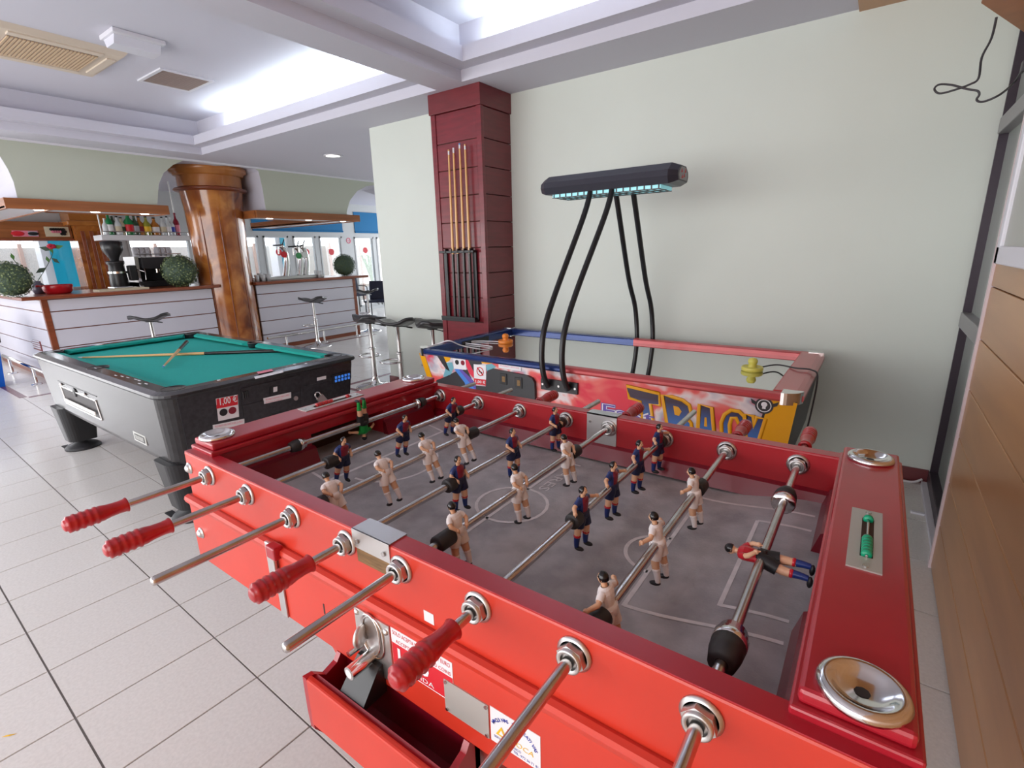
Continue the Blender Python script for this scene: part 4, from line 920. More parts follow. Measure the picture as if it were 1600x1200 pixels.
# ---- cue rack on the red pillar
ry = py0-.004
rack = thing('cue_rack', 'black wall rack holding cues on the red pillar', 'cue rack', (-2.90, ry, 0.85))
rx0, rx1 = PY(692, 394, ry).x, PY(745, 392, ry).x
m = MB(); m.box((rx0, ry-.05, 1.415), (rx1, ry, 1.435), 0.003); m.build('top_bar', rack, 'black')
m = MB(); m.box((rx0, ry-.065, 0.845), (rx1, ry, 0.865), 0.003); m.build('bottom_tray', rack, 'black')
m = MB(); m.box((rx0, ry-.065, 0.865), (rx1, ry-.06, 0.885)); m.build('tray_lip', rack, 'black')
for x in (rx0+.035, rx1-.02): m = MB(); m.box((x-.018, ry-.012, 0.86), (x+.018, ry, 1.42), 0.003); m.build('upright', rack, 'black')
for k in range(5): x = rx0+.075+k*.068; m = MB(); m.box((x-.004, ry-.055, 1.42), (x+.004, ry-.01, 1.45), 0.002); m.build('hook', rack, 'black')
names = ['leftmost cue standing in the rack on the red pillar', 'second cue from the left in the pillar rack, white tipped', 'third cue from the left in the pillar rack, tallest with blue tip', 'rightmost cue standing in the rack on the red pillar']
for k, (xt, yt, xb_, yb_) in enumerate(((701, 234, 712, 496), (708.5, 231, 719.5, 497), (718, 224, 729, 498), (726.5, 225.5, 738, 498))):
    a, b = PY(xt, yt, ry-.030), PY(xb_, yb_, ry-.036); b.z = 0.866
    cue('pool_cue', a, b, names[k], 'cues in the pillar rack', 0.0075, 0.0145, 0.60, 'cue_tip' if k == 2 else ('sticker_white' if k == 1 else 'cue_wood'))


# ================================================================ AIR HOCKEY TABLE
HX0, HX1, HY0, HY1 = -2.545, -0.195, 2.40, 3.505; HZ = 0.785
ah = thing('air_hockey_table', 'air hockey table with blue and red rails, graphic side panel and overhead lamp', 'air hockey table', ((HX0+HX1)/2, (HY0+HY1)/2, 0))
def hrail(x0, x1, y, s, mt):          # rounded rail along X; s points outward
    P = [(-.056, -.045), (-.056, -.010), (-.050, -.004), (-.02, .001), (.0, -.004), (.012, -.014), (.012, -.026), (.004, -.036), (-.01, -.040)]
    m = MB(); m.prism([(x0, y+s*a, HZ+b) for a, b in P], (x1-x0, 0, 0)); return m.build('rail', ah, mt)
xmid = -1.385
for y, s in ((HY0+.012, -1), (HY1-.012, 1)):
    hrail(HX0+.06, xmid, y, s, 'rail_blue'); hrail(xmid, HX1-.075, y, s, 'rail_red')
for x, s, mt, wd in ((HX0+.012, -1, 'rail_blue', .07), (HX1-.012, 1, 'rail_red', .115)):
    P = [(-wd, -.055), (-wd, -.004), (-wd+.008, .002), (-.02, .004), (.0, -.004), (.012, -.018), (.012, -.034), (.004, -.046), (-.01, -.05)]
    m = MB(); m.prism([(x+s*a, HY0+.06, HZ+b) for a, b in P], (0, HY1-HY0-.12, 0)); m.build('rail', ah, mt)
for x, y, a0 in ((HX0+.075, HY0+.075, PI), (HX1-.085, HY0+.075, 1.5*PI), (HX1-.085, HY1-.075, 0), (HX0+.075, HY1-.075, .5*PI)):
    m = MB(); ring = []
    r_ = 0.078
    pts = [Vector((x, y, 0))]+[Vector((x+r_*1.04*math.cos(a0+PI/2*k/10), y+r_*math.sin(a0+PI/2*k/10), 0)) for k in range(11)]
    up = [p+Vector((0, 0, HZ+.006)) for p in pts]; lo = [p+Vector((0, 0, HZ-.048)) for p in pts]
    loft(m, [lo, up]); m.build('corner_cap', ah, 'chrome')
m = MB(); m.box((HX0+.07, HY0+.05, HZ-.07), (HX1-.08, HY1-.05, HZ-.030)); m.build('playing_surface', ah, 'ah_surface')
m = MB(); m.box((HX0+.08, (HY0+HY1)/2-.16, HZ-.0298), (HX0+.086, (HY0+HY1)/2+.16, HZ-.012)); m.build('goal_slot', ah, 'black')
m = MB(); m.box((HX1-.132, (HY0+HY1)/2-.16, HZ-.0298), (HX1-.126, (HY0+HY1)/2+.16, HZ-.012)); m.build('goal_slot', ah, 'black')
# body
bz0 = 0.36
top = [(HX0+.02, HY0+.018, HZ-.036), (HX1-.02, HY0+.018, HZ-.036), (HX1-.02, HY1-.018, HZ-.036), (HX0+.02, HY1-.018, HZ-.036)]
bot = [(HX0+.16, HY0+.022, bz0), (HX1-.055, HY0+.022, bz0), (HX1-.055, HY1-.05, bz0), (HX0+.16, HY1-.05, bz0)]
m = MB(); m.hexa(bot, top); m.build('cabinet', ah, 'ah_black')
for x, y in ((HX0+.3, HY0+.15), (HX1-.3, HY0+.15), (HX0+.3, HY1-.15), (HX1-.3, HY1-.15)):
    m = MB(); m.box((x-.07, y-.06, 0), (x+.07, y+.06, bz0), 0.01); m.build('leg', ah, 'ah_black')
YS = HY0+.016
def sx(z, right): t = (HZ-.05-z)/(HZ-.05-bz0); return (HX1-.02-.035*t) if right else (HX0+.02+.14*t)
ramp_noise('art_clouds', [(0.36, (0.70, 0.02, 0.05)), (0.44, (0.76, 0.14, 0.12)), (0.50, (0.78, 0.68, 0.68)), (0.56, (0.46, 0.45, 0.52)), (0.63, (0.68, 0.02, 0.06))], 3.4, 0.35, 3, (1, 1, 1.6), 0.4)
zt_ = HZ-.036
m = MB(); m.prism([(sx(zt_, 0)+.05, YS, zt_), (sx(zt_, 1)-.12, YS, zt_), (sx(.37, 1)-.15, YS, .37), (sx(.37, 0)+.06, YS, .37)], (0, .004, 0)); art = part(m.build('side_graphic', ah, 'art_clouds'), 'printed red and white graphic side panel')
for right, wd in ((0, .05), (1, .135)):
    s = -1 if right else 1; m = MB(); xt, xb2 = sx(zt_, right), sx(.37, right)
    m.prism([(xt, YS-.002, zt_), (xt+s*wd*(.82 if right else 1), YS-.002, zt_), (xb2+s*wd, YS-.002, .37), (xb2, YS-.002, .37)], (0, .006, 0)); m.build('corner_post', ah, 'ah_yellow')
def ap(x, y, off=0.001): q = PY(x, y, YS-off); return q
def decal(name, pts, mt, off=0.001, parent=None): m = MB(); m.prism([ap(x, y, off) for x, y in pts], (0, 0.0006, 0)); return m.build(name, parent or art, mt)
# left figure: a boot and stripes
decal('print_boot', [(678, 604), (682, 594), (690, 591), (697, 588), (705, 584), (713, 580), (722, 578), (730, 577), (742, 603), (742, 625), (690, 625)], 'art_black')
decal('print_leg', [(683, 556), (693, 557), (703, 580), (697, 577), (690, 567)], 'art_black')
decal('print_laces', [(697, 567), (706, 566), (709, 575), (703, 588), (692, 589), (695, 580)], 'art_teal')
decal('print_yellow', [(693, 557), (705, 558), (702, 564), (697, 566)], 'ah_yellow')
decal('print_stripe', [(710, 577), (718, 576), (731, 588), (741, 600), (745, 625), (735, 625), (726, 598)], 'art_blue', 0.0016)
decal('print_stripe', [(717, 578), (721, 577), (735, 590), (743, 599), (744, 610), (733, 597)], 'art_purple', 0.002)
decal('print_red', [(724, 561), (731, 562), (741, 583), (741, 592), (733, 583)], 'art_red', 0.0014)
decal('print_dark', [(731, 562), (752, 565), (753, 569), (742, 570), (741, 584)], 'art_black', 0.0012)
decal('print_yellow', [(752, 564), (769, 566), (768, 568), (753, 568)], 'ah_yellow', 0.0016)
decal('print_teal', [(759, 570), (768, 568), (775, 573), (766, 580), (762, 590)], 'art_teal', 0.0014)
decal('print_black', [(740, 602), (762, 604), (841, 622), (841, 640), (740, 640)], 'art_black', 0.0012)
# stickers
st = decal('coin_sticker', [(708, 560), (727, 562), (729, 578), (709, 576)], 'sticker_white', 0.003)
for xx, yy, mt in ((714, 566, 'ink_black'), (723, 567, 'jersey_maroon')):
    c = ap(xx, yy, .0036); m = MB(); m.cyl(c, c+Vector((0, -.0008, 0)), 0.0165, n=18); m.build('coin_print', st, mt)
st = part(decal('price_sticker', [(740, 569), (759, 571), (760, 603), (741, 600.5)], 'sticker_white', 0.003), 'red and white price sticker with a crossed out sign')
decal('red_band', [(740.5, 591), (759.5, 593.5), (760, 603), (741, 600.5)], 'sticker_red', 0.0036, st)
c = ap(750.2, 580.5, .0036); m = MB(); m.lathe([(0.023, 0), (0.029, 0), (0.029, .0008), (0.023, .0008), (0.023, 0)], c, (0, -1, 0), 28); a_ = Vector((.7, 0, -.7)); 
m.prism([c-a_*.034+Vector((.003, -.0006, .003)), c+a_*.034+Vector((.003, -.0006, .003)), c+a_*.034-Vector((.003, .0006, .003)), c-a_*.034-Vector((.003, .0006, .003))], (0, .0004, 0)); m.build('ban_ring', st, 'sticker_red')
for dx, dz, w_, h_ in ((-.009, .004, .003, .016), (-.004, .002, .003, .016), (.009, -.006, .012, .010)): m = MB(); m.box((c.x+dx-w_/2, c.y-.0006, c.z+dz-h_/2), (c.x+dx+w_/2, c.y, c.z+dz+h_/2)); m.build('ban_mark', st, 'ink_black')
a, b = ap(742, 597.5, .0044), ap(757, 599.5, .0044); m = MB(); add_text(m, 'sticker_white', '1,00 \u20ac', 0.024, a, b-a, (0, 0, 1), width=(b-a).length, bold=.0006); m.build('lettering', st, fix=False)
a, b = ap(744, 601.3, .0044), ap(757, 603, .0044); m = MB(); add_text(m, 'sticker_white', '1 PARTIDA', 0.008, a, b-a, (0, 0, 1), width=(b-a).length); m.build('lettering', st, fix=False)
st = decal('notice_sticker', [(779, 568), (814, 573), (814, 580), (779, 575)], 'sticker_white', 0.003)
a, b = ap(781, 572, .0036), ap(811, 576.5, .0036); m = MB(); add_text(m, 'ink_pink', 'PROHIBIDO SENTARSE', 0.013, a, b-a, (0, 0, 1), width=(b-a).length); m.build('lettering', st, fix=False)
# coin console
P = [ap(x, y, .0) for x, y in ((762, 612), (763, 583), (765, 578), (771, 575.5), (826, 586), (834, 590), (838, 597), (839, 625))]
m = MB(); m.prism(P, (0, -.022, 0)); con = part(m.build('coin_console', ah, 'ah_black'), 'black plastic console with two coin slots')
for xx, yy in ((787, 592), (810.5, 598)):
    q = ap(xx, yy, .022); m = MB(); m.box((q.x-.026, q.y-.006, q.z-.034), (q.x+.026, q.y, q.z+.034), 0.003); s = m.build('coin_slot', con, 'black')
    m = MB(); m.box((q.x-.008, q.y-.0085, q.z-.018), (q.x+.016, q.y-.005, q.z+.018), 0.002); m.build('slot_insert', s, 'old_wood')
# TRACK lettering: gradient letters with an orange outline
gradient_z('letter_gradient', 0.53-0.0, (0.05, 0.20, 0.60), 0.67, (0.035, 0.012, 0.035))
letters = [
 [(979, 603), (1030, 615), (1031, 634), (1016, 631), (1025, 690), (1008, 690), (1000, 627), (983, 622)],
 [(1035, 617), (1050, 620), (1066, 625), (1077, 633), (1080, 645), (1073, 652), (1080, 661), (1083, 690), (1046, 690)],
 [(1093, 632), (1112, 637), (1117, 690), (1106, 690), (1105, 676), (1100, 675), (1099, 690), (1089, 690)],
 [(1128, 690), (1127, 660), (1132, 648), (1142, 641), (1155, 643), (1163, 651), (1164, 663), (1154, 662), (1150, 653), (1143, 653), (1140, 664), (1141, 690)],
 [(1164, 647), (1177, 650), (1178, 668), (1182, 652), (1196, 655), (1185, 690), (1166, 690)]]
holes = [None, [(1052, 634), (1060, 636), (1065, 643), (1061, 650), (1054, 648)], [(1101, 652), (1104, 652.5), (1105, 667), (1100, 666)], None, None]
for L_, h_ in zip(letters, holes):
    P = [ap(x, y, .0022) for x, y in L_]; c = sum(P, Vector())/len(P)
    m = MB(); m.use('ah_yellow').tube(P, 0.0105, 6, closed=True)
    o_ = m.build('letter_outline', art)
    for v in o_.data.vertices: v.co.y = (v.co.y-(YS-.0022-ah.location.y))*0.12+(YS-.0022-ah.location.y)
    m = MB(); m.prism([p+Vector((0, -.0002, 0)) for p in P], (0, .001, 0)); part(m.build('letter', art, 'letter_gradient'), 'letter of the word TRACK')
    if h_:
        H = [ap(x, y, .0030) for x, y in h_]; m = MB(); m.prism(H, (0, .0005, 0)); m.build('letter_hole', art, 'ah_yellow')
a, b = ap(940, 655, .003), ap(990, 668, .003)
for bold, mt, off in ((.006, 'art_purple', .0022), (.003, 'sticker_white', .0030), (0.0, 'art_purple', .0036)):
    a, b = ap(938, 649, off), ap(1018, 649, off); m = MB(); add_text(m, mt, 'Fast', 0.10, a, Vector((1, 0, 0)), (0, 0, 1), width=(b-a).length, bold=bold); m.build('lettering', art, fix=False)
# round skull-like badge kept generic: dark disc, ring and wings
c = ap(1194, 634, .003); m = MB(); m.cyl(c, c+Vector((0, -.0008, 0)), 0.038, n=26); bdg = m.build('badge', art, 'art_black')
m = MB(); m.lathe([(0.026, 0), (0.030, 0), (0.030, .0006), (0.026, .0006), (0.026, 0)], c+Vector((0, -.0009, 0)), (0, -1, 0), 26); m.build('badge_ring', bdg, 'sticker_white')
for s in (-1, 1): m = MB(); m.prism([c+Vector((s*.03, 0, .012)), c+Vector((s*.058, 0, .026)), c+Vector((s*.052, 0, .006)), c+Vector((s*.034, 0, -.002))], (0, -.0006, 0)); m.build('badge_wing', bdg, 'art_black')
m = MB(); m.ball(c+Vector((0, -.001, .006)), .013, 1, .06, .9, 14, 8); m.box((c.x-.007, c.y-.0016, c.z-.014), (c.x+.007, c.y-.0006, c.z-.002)); m.build('badge_mark', bdg, 'sticker_white')
# lamp gantry
for xs in ((-1.478, -1.345),):
    m = MB(); m.box((-1.527, YS-.012, 0.632), (-1.284, YS, 0.700), 0.003); gp = m.build('gantry_plate', ah, 'black')
    for xx in (-1.512, -1.405, -1.299): q = MB(); q.cyl((xx, YS-.012, .666), (xx, YS-.016, .666), 0.007, n=10); q.build('screw', gp, 'steel')
    m = MB(); m.box((-1.50, HY1-.004, 0.632), (-1.20, HY1+.010, 0.70), 0.003); m.build('gantry_plate', ah, 'black')
YM = 2.955
for xb_, xt_ in ((-1.466, -1.458), (-1.335, -1.320)):
    path = [(xb_, HY0-.012, 0.66), (xb_-.010, HY0-.045, 0.74), (xb_-.022, HY0-.042, 0.86), (xb_-.024, HY0-.005, 1.0), (xb_-.020, HY0+.12, 1.20), (xt_, YM-.16, 1.62), (xt_, YM-.075, 1.785)]
    m = MB(); m.tube(spline(path, 8), 0.0165, 12); m.build('gantry_post', ah, 'black')
for xb_, xt_ in ((-1.398, -1.38), (-1.277, -1.268)):
    path = [(xb_, HY1+.015, 0.66), (xb_-.004, HY1+.045, 0.76), (xb_-.014, HY1+.045, 0.90), (xb_-.02, HY1+.01, 1.03), (xb_-.022, HY1-.11, 1.22), (xt_*.8+xb_*.2, YM+.17, 1.62), (xt_, YM+.085, 1.785)]
    m = MB(); m.tube(spline(path, 8), 0.0165, 12); m.build('gantry_post', ah, 'black')
m = MB(); m.box((-1.53, YM-.09, 1.782), (-1.26, YM+.09, 1.792)); m.build('gantry_bracket', ah, 'black')
h0, h1 = -1.805, -0.940; prf = [(-.105, 1.752), (-.125, 1.79), (-.118, 1.822), (-.06, 1.862), (.06, 1.862), (.118, 1.822), (.125, 1.79), (.105, 1.752)]
n = len(prf); rings = []
for x, sc, dz in ((h0, .72, 0.0), (h0+.045, 1, 0), (h1-.045, 1, 0), (h1, .72, 0.0)):
    rings.append([Vector((x, YM+y*sc, 1.807+(z-1.807)*sc)) for y, z in prf])
m = MB(); loft(m, rings); hood = part(m.build('lamp_hood', ah, 'hood'), 'long dark lamp hood with bevelled ends')
m = MB(); m.box((h0+.09, YM-.092, 1.733), (h1-.09, YM+.092, 1.7525)); m.build('lamp_panel', hood, 'lamp_blue')
for k in range(17): xx = h0+.10+k*(h1-h0-.2)/16; m = MB(); m.box((xx-.0035, YM-.095, 1.729), (xx+.0035, YM+.095, 1.753)); m.build('lamp_fin', hood, 'black')
for yy in (-.0965, 0, .0915): m = MB(); m.box((h0+.09, YM+yy, 1.7285), (h1-.09, YM+yy+.005, 1.7335)); m.build('lamp_bar', hood, 'black')
e_ = [Vector((h1+.0008, YM+y*.58, 1.807+(z-1.807)*.6)) for y, z in prf]; m = MB(); m.prism(e_, (.0006, 0, 0)); es = m.build('end_sticker', hood, 'ink_grey')
for dy, dz in ((-.03, .012), (.012, -.010), (-.02, -.018), (.03, .015)): m = MB(); m.prism([Vector((h1+.0018, YM+dy-.014, 1.807+dz-.010)), Vector((h1+.0018, YM+dy+.016, 1.807+dz-.006)), Vector((h1+.0018, YM+dy, 1.807+dz+.014))], (.0004, 0, 0)); m.build('sticker_mark', es, 'sticker_red')
# mallets
def mallet(x, y, mt, label, cord, cmat):
    p = PZ(x, y, HZ-.030); t = thing('air_hockey_mallet', label, 'mallet', p)
    m = MB(); m.lathe([(0.0, 0), (0.052, 0), (0.055, 0.005), (0.055, 0.020), (0.051, 0.024), (0.047, 0.020), (0.030, 0.016), (0.022, 0.022), (0.020, 0.036), (0.024, 0.046), (0.025, 0.056), (0.018, 0.068), (0.0, 0.073)], p, n=32); m.build('body', t, mt)
    m = MB(); m.tube(spline([Vector(q) for q in cord(p)], 8), 0.0042, 8); m.build('cord', t, cmat)
zs_ = HZ-.024
mallet(790, 536, 'orange_plastic', 'orange air hockey mallet near the blue end with white cord', lambda p: [p+Vector((-.05, -.01, .008)), PZ(745, 533, zs_), PZ(728, 536, zs_), PZ(768, 541.5, zs_), PZ(755, 546, zs_), PZ(722, 540, HZ+.01), PZ(702, 532.5, HZ+.055), PZ(685, 537, HZ+.025), PZ(667, 543, HZ+.012)], 'cord_white')
mallet(1175, 579, 'yellow_plastic', 'pale yellow air hockey mallet near the red end with dark cord', lambda p: [p+Vector((.045, .03, .02)), PZ(1215, 570, zs_+.015), PZ(1243, 575, HZ+.012), PZ(1268, 578, HZ+.012), Vector((HX1+.012, PZ(1283, 584, HZ).y, HZ-.02)), Vector((HX1+.012, 2.80, 0.62)), Vector((HX1-.005, 2.76, 0.42))], 'cord_dark')
# ================================================================ BARS
BX, BZ = -7.68, 1.06
def bar_counter(name, label, y0, y1, end_near, posts):
    t = thing(name, label, 'bar counter', (BX-.3, (y0+y1)/2, 0), 0, 'white panelled bar counters')
    m = MB(); m.box((BX-.55, y0+.02 if end_near else y0+.10, 0.0), (BX-.02, y1-.08 if end_near else y1-.02, BZ-.04)); m.build('carcass', t, 'bar_wood')
    m = MB(); m.box((BX-.03, y0+.01, 0.0), (BX-.005, y1-.01, 0.06)); m.build('plinth', t, 'bar_wood')
    zs = [0.065, 0.252, 0.462, 0.672, 0.878, 1.019]
    for k in range(5):
        m = MB(); m.box((BX-.025, y0+.03, zs[k]), (BX, y1-.03, zs[k+1]-.012), 0.002); m.build('panel', t, 'bar_panel')
        if end_near:
            m = MB(); m.box((BX-3.0, y0, zs[k]), (BX-.03, y0+.025, zs[k+1]-.012), 0.002); m.build('panel', t, 'bar_panel')
    if end_near: m = MB(); m.box((BX-3.0, y0+.015, 0), (BX-.03, y0+.5, BZ-.04)); m.build('carcass', t, 'bar_wood')
    for y in posts: m = MB(); m.box((BX-.04, y-.03, 0), (BX+.006, y+.03, BZ-.04), 0.003); m.build('corner_post', t, 'bar_wood')
    return t
b1 = bar_counter('bar_counter', 'white panelled bar left of the round column with dark corner post', 1.575, 3.45, True, (1.605,))
b2 = bar_counter('bar_counter', 'white panelled bar right of the round column by the passage', 4.035, 5.885, False, (5.86,))
m = MB(); m.box((BX-.62, 5.84, 0), (BX-.02, 5.885, 1.02)); m.build('panel', b2, 'bar_panel')
p0, p1 = PY(50, 530, 1.573), PY(67, 549, 1.573)
vg2 = MB(); vg2.box((p0.x, 1.566, p1.z), (p1.x, 1.575, p0.z)); vv = vg2.build('vent_grille', b1, 'chair_wood')
for k in range(4): m = MB(); zz = p1.z+.02+k*(p0.z-p1.z-.03)/3.2; m.box((p0.x+.02, 1.562, zz), (p1.x-.02, 1.568, zz+.018)); m.build('slat', vv, 'bar_panel')
def worktop(label, y0, y1, xb, extra=None):
    t = thing('bar_worktop', label, 'worktop', (BX-.3, (y0+y1)/2, BZ-.04), 0, 'varnished bar worktops')
    m = MB(); m.box((xb, y0, BZ-.04), (BX+.10, y1, BZ), 0.008); m.build('slab', t, 'bar_wood')
    if extra: m = MB(); m.box((BX-3.0, y0, BZ-.04), (xb, y0+.62, BZ), 0.008); m.build('slab', t, 'bar_wood')
    return t
worktop('varnished wooden worktop on the left bar ending at the column', 1.40, 3.50, BX-.95, True)
worktop('varnished wooden worktop on the right bar overhanging the passage', 4.02, 6.12, BX-.75)
# foot rails
def footrail(label, pts, posts):
    t = thing('foot_rail', label, 'foot rail', (pts[0][0], pts[0][1], 0), 0, 'chrome foot rails')
    m = MB(); m.tube(pts, 0.022, 10); m.build('rail', t, 'chrome')
    for x, y in posts:
        m = MB(); m.cyl((x, y, 0.0), (x, y, 0.21), 0.016, n=12); m.lathe([(0.055, 0), (0.05, 0.012), (0.016, 0.016)], (x, y, 0), n=16); m.build('post', t, 'chrome')
footrail('chrome foot rail along the foot of the right bar', [(BX+.14, 4.05, 0.21), (BX+.14, 5.84, 0.21)], ((BX+.14, 4.35), (BX+.14, 5.03), (BX+.14, 5.7)))
footrail('chrome foot rail along the end of the left bar by the bin', [(BX-1.9, 1.44, 0.21), (BX+.14, 1.44, 0.21), (BX+.14, 3.3, 0.21)], ((BX-1.6, 1.44), (BX-.45, 1.44), (BX+.14, 2.4)))
# canopies hanging over the bars
XC = -7.3; cz0, cz1 = 1.965, 2.07
def canopy(label, y0, y1, ys0, ys1):
    t = thing('bar_canopy', label, 'canopy', (XC-.2, (y0+y1)/2, cz0), 0, 'timber edged bar canopies')
    m = MB(); m.box((XC-.03, y0, cz0), (XC, y1, cz1), 0.003); m.build('front_board', t, 'canopy_wood')
    m = MB(); m.box((XC-.42, y0+.02, cz0+.012), (XC-.03, y1-.01, cz0+.03)); m.build('soffit_board', t, 'canopy_under')
    m = MB(); m.box((XC-.45, min(y0+.4, y1), cz0), (XC-.42, y1-.4 if ys1 > y1-.3 else y1, cz1), 0.003); m.build('back_board', t, 'canopy_wood')
    m = MB(); m.box((XC-2.8, ys0, cz0+.010), (XC-.03, ys1, cz0+.028)); m.build('soffit_board', t, 'canopy_under')
    for y in (ys0, ys1-.03): m = MB(); m.box((XC-2.8, y, cz0), (XC-.03, y+.03, cz1), 0.003); m.build('side_board', t, 'canopy_wood')
    m = MB(); m.box((XC-.42, (y1 if ys0 <= y0+.1 else y0)-.015, cz0), (XC-.03, (y1 if ys0 <= y0+.1 else y0)+.015, cz1), 0.003); m.build('end_board', t, 'canopy_wood')
    for k in range(3):
        y = y0+.3+k*(y1-y0-.5)/2; m = MB(); m.lathe([(0, 0), (0.035, 0), (0.045, 0.004), (0.045, 0.009)], (XC-.2, y, cz0+.003), n=16); m.build('spot_lamp', t, 'lamp_glow')
    for x, y in ((XC-.25, y0+.4), (XC-.25, y1-.4)): m = MB(); m.cyl((x, y, cz0+.03), (x, y, ZC+.02), 0.008, n=8); m.build('hanger', t, 'brushed')
canopy('timber canopy frame hanging above the left bar', 1.42, 2.915, 1.42, 1.80)
canopy('timber canopy frame hanging above the right bar', 4.03, 5.83, 5.42, 5.83)

# ---- back bar: pilaster, beam with boards, shelf with bottles
pp = thing('timber_pilaster', 'varnished timber pilaster behind the left bar', 'pilaster', (-10.7, 3.2, 0))
ya, yb = PX(127, 400, -10.55).y, PX(172, 400, -10.55).y
m = MB(); m.box((-10.95, ya, 0), (-10.55, yb, 1.98)); m.build('shaft', pp, 'column_wood')
for k in range(3): m = MB(); yy = ya+.06+k*(yb-ya-.16)/2; m.box((-10.55, yy, 0.2), (-10.535, yy+.05, 1.9), 0.004); m.build('fluting', pp, 'bar_wood')
m = MB(); m.box((-10.98, ya-.1, 1.98), (-10.48, yb+.08, 2.06), 0.02); m.build('moulding', pp, 'capital_wood')
m = MB(); m.box((-10.95, ya-.05, 2.06), (-10.52, yb+.05, 2.35)); m.build('cap', pp, 'capital_wood')
bm_ = thing('timber_beam', 'brown timber beam above the left bar window', 'beam', (-10.85, 1.8, 1.8))
z0b, z1b = PX(60, 373, -10.7).z, PX(60, 346.5, -10.7).z
m = MB(); m.box((-10.95, -0.5, z0b), (-10.7, ya-.01, z1b), 0.005); m.build('board', bm_, 'canopy_wood')
m = MB(); m.box((-10.95, -0.5, z0b-.03), (-10.66, ya-.005, z0b), 0.005); m.build('lower_moulding', bm_, 'bar_wood')
def board_sign(name, label, cat, x0, x1, y0, y1):
    a, b = PX(x0, y0, -10.69), PX(x1, y1, -10.69); t = thing(name, label, cat, (-10.69, (a.y+b.y)/2, b.z)); return t, a, b
t, a, b = board_sign('checkers_board', 'pale checkers board with dark pieces hung on the timber beam', 'game board', 68, 110, 354, 370)
m = MB(); m.box((-10.70, a.y, b.z), (-10.685, b.y, a.z), 0.003); m.build('panel', t, 'label_cream')
for r in range(3):
    for c in range(6):
        if (r == 2 and c < 4): continue
        yy = a.y+.06+(c+.5*(r % 2))*(b.y-a.y-.12)/6; zz = a.z-.04-r*(a.z-b.z-.04)/3.2
        m = MB(); m.cyl((-10.685, yy+.02, zz), (-10.672, yy+.02, zz), 0.022, n=12); m.build('piece', t, 'ink_black' if r != 1 or c > 3 else 'ink_pink')
t, a, b = board_sign('picture_card', 'pink and grey picture card hung on the timber beam', 'picture', 18, 61, 360, 370)
m = MB(); m.box((-10.70, a.y, b.z), (-10.685, b.y, a.z), 0.003); m.build('panel', t, 'ink_pink')
m = MB(); m.box((-10.686, a.y+(b.y-a.y)*.6, b.z+.01), (-10.681, b.y-.01, a.z-.01)); q = m.build('grey_field', t, 'ink_grey')
m = MB(); m.ball((-10.680, a.y+(b.y-a.y)*.8, (a.z+b.z)/2), .05, .08, 1.3, .5, 12, 8); m.build('dark_print', t, 'ink_black')
m = MB(); m.ball((-10.683, a.y+(b.y-a.y)*.2, (a.z+b.z)/2), .06, .08, 1.3, .6, 12, 8); m.build('red_print', t, 'sticker_red')
# bottle shelf
XSH = -9.3; a, b = PX(158, 368, XSH), PX(291, 369, XSH); zsh = a.z+.01
sh = thing('bottle_shelf', 'white hanging shelf full of bottles behind the left bar', 'shelf', (XSH-.15, (a.y+b.y)/2, zsh-.06))
m = MB(); m.box((XSH-.34, a.y, zsh-.075), (XSH, b.y+.1, zsh), 0.004); m.build('board', sh, 'canopy_under')
m = MB(); m.tube([(XSH-.02, a.y+.03, zsh+.05), (XSH-.02, b.y+.08, zsh+.05)], 0.006, 8); m.build('gallery_rail', sh, 'chrome')
for k in range(5): yy = a.y+.04+k*(b.y-a.y)/4; m = MB(); m.cyl((XSH-.02, yy, zsh), (XSH-.02, yy, zsh+.05), 0.005, n=8); m.build('gallery_post', sh, 'chrome')
for yy in (a.y+.1, b.y): m = MB(); m.cyl((XSH-.3, yy, zsh), (XSH-.3, yy, ZC), 0.01, n=8); m.build('hanger', sh, 'brushed')
def bottle(x, y, z, h, r, mt, cap, lab, label):
    t = thing('bottle', label, 'bottle', (x, y, z), 0, 'bottles on the hanging bar shelf')
    m = MB(); m.lathe([(0, 0), (r, 0), (r*1.02, h*.05), (r*1.02, h*.55), (r*.85, h*.64), (r*.38, h*.76), (r*.33, h*.92), (r*.36, h*.93), (r*.36, h*.95)], (x, y, z), n=14); m.build('glass', t, mt)
    m = MB(); m.lathe([(r*.37, h*.93), (r*.38, h), (0, h)], (x, y, z), n=12); m.build('cap', t, cap)
    if lab: m = MB(); m.lathe([(r*1.03, h*.16), (r*1.04, h*.17), (r*1.04, h*.46), (r*1.03, h*.47)], (x, y, z), n=14); m.build('paper_label', t, lab)
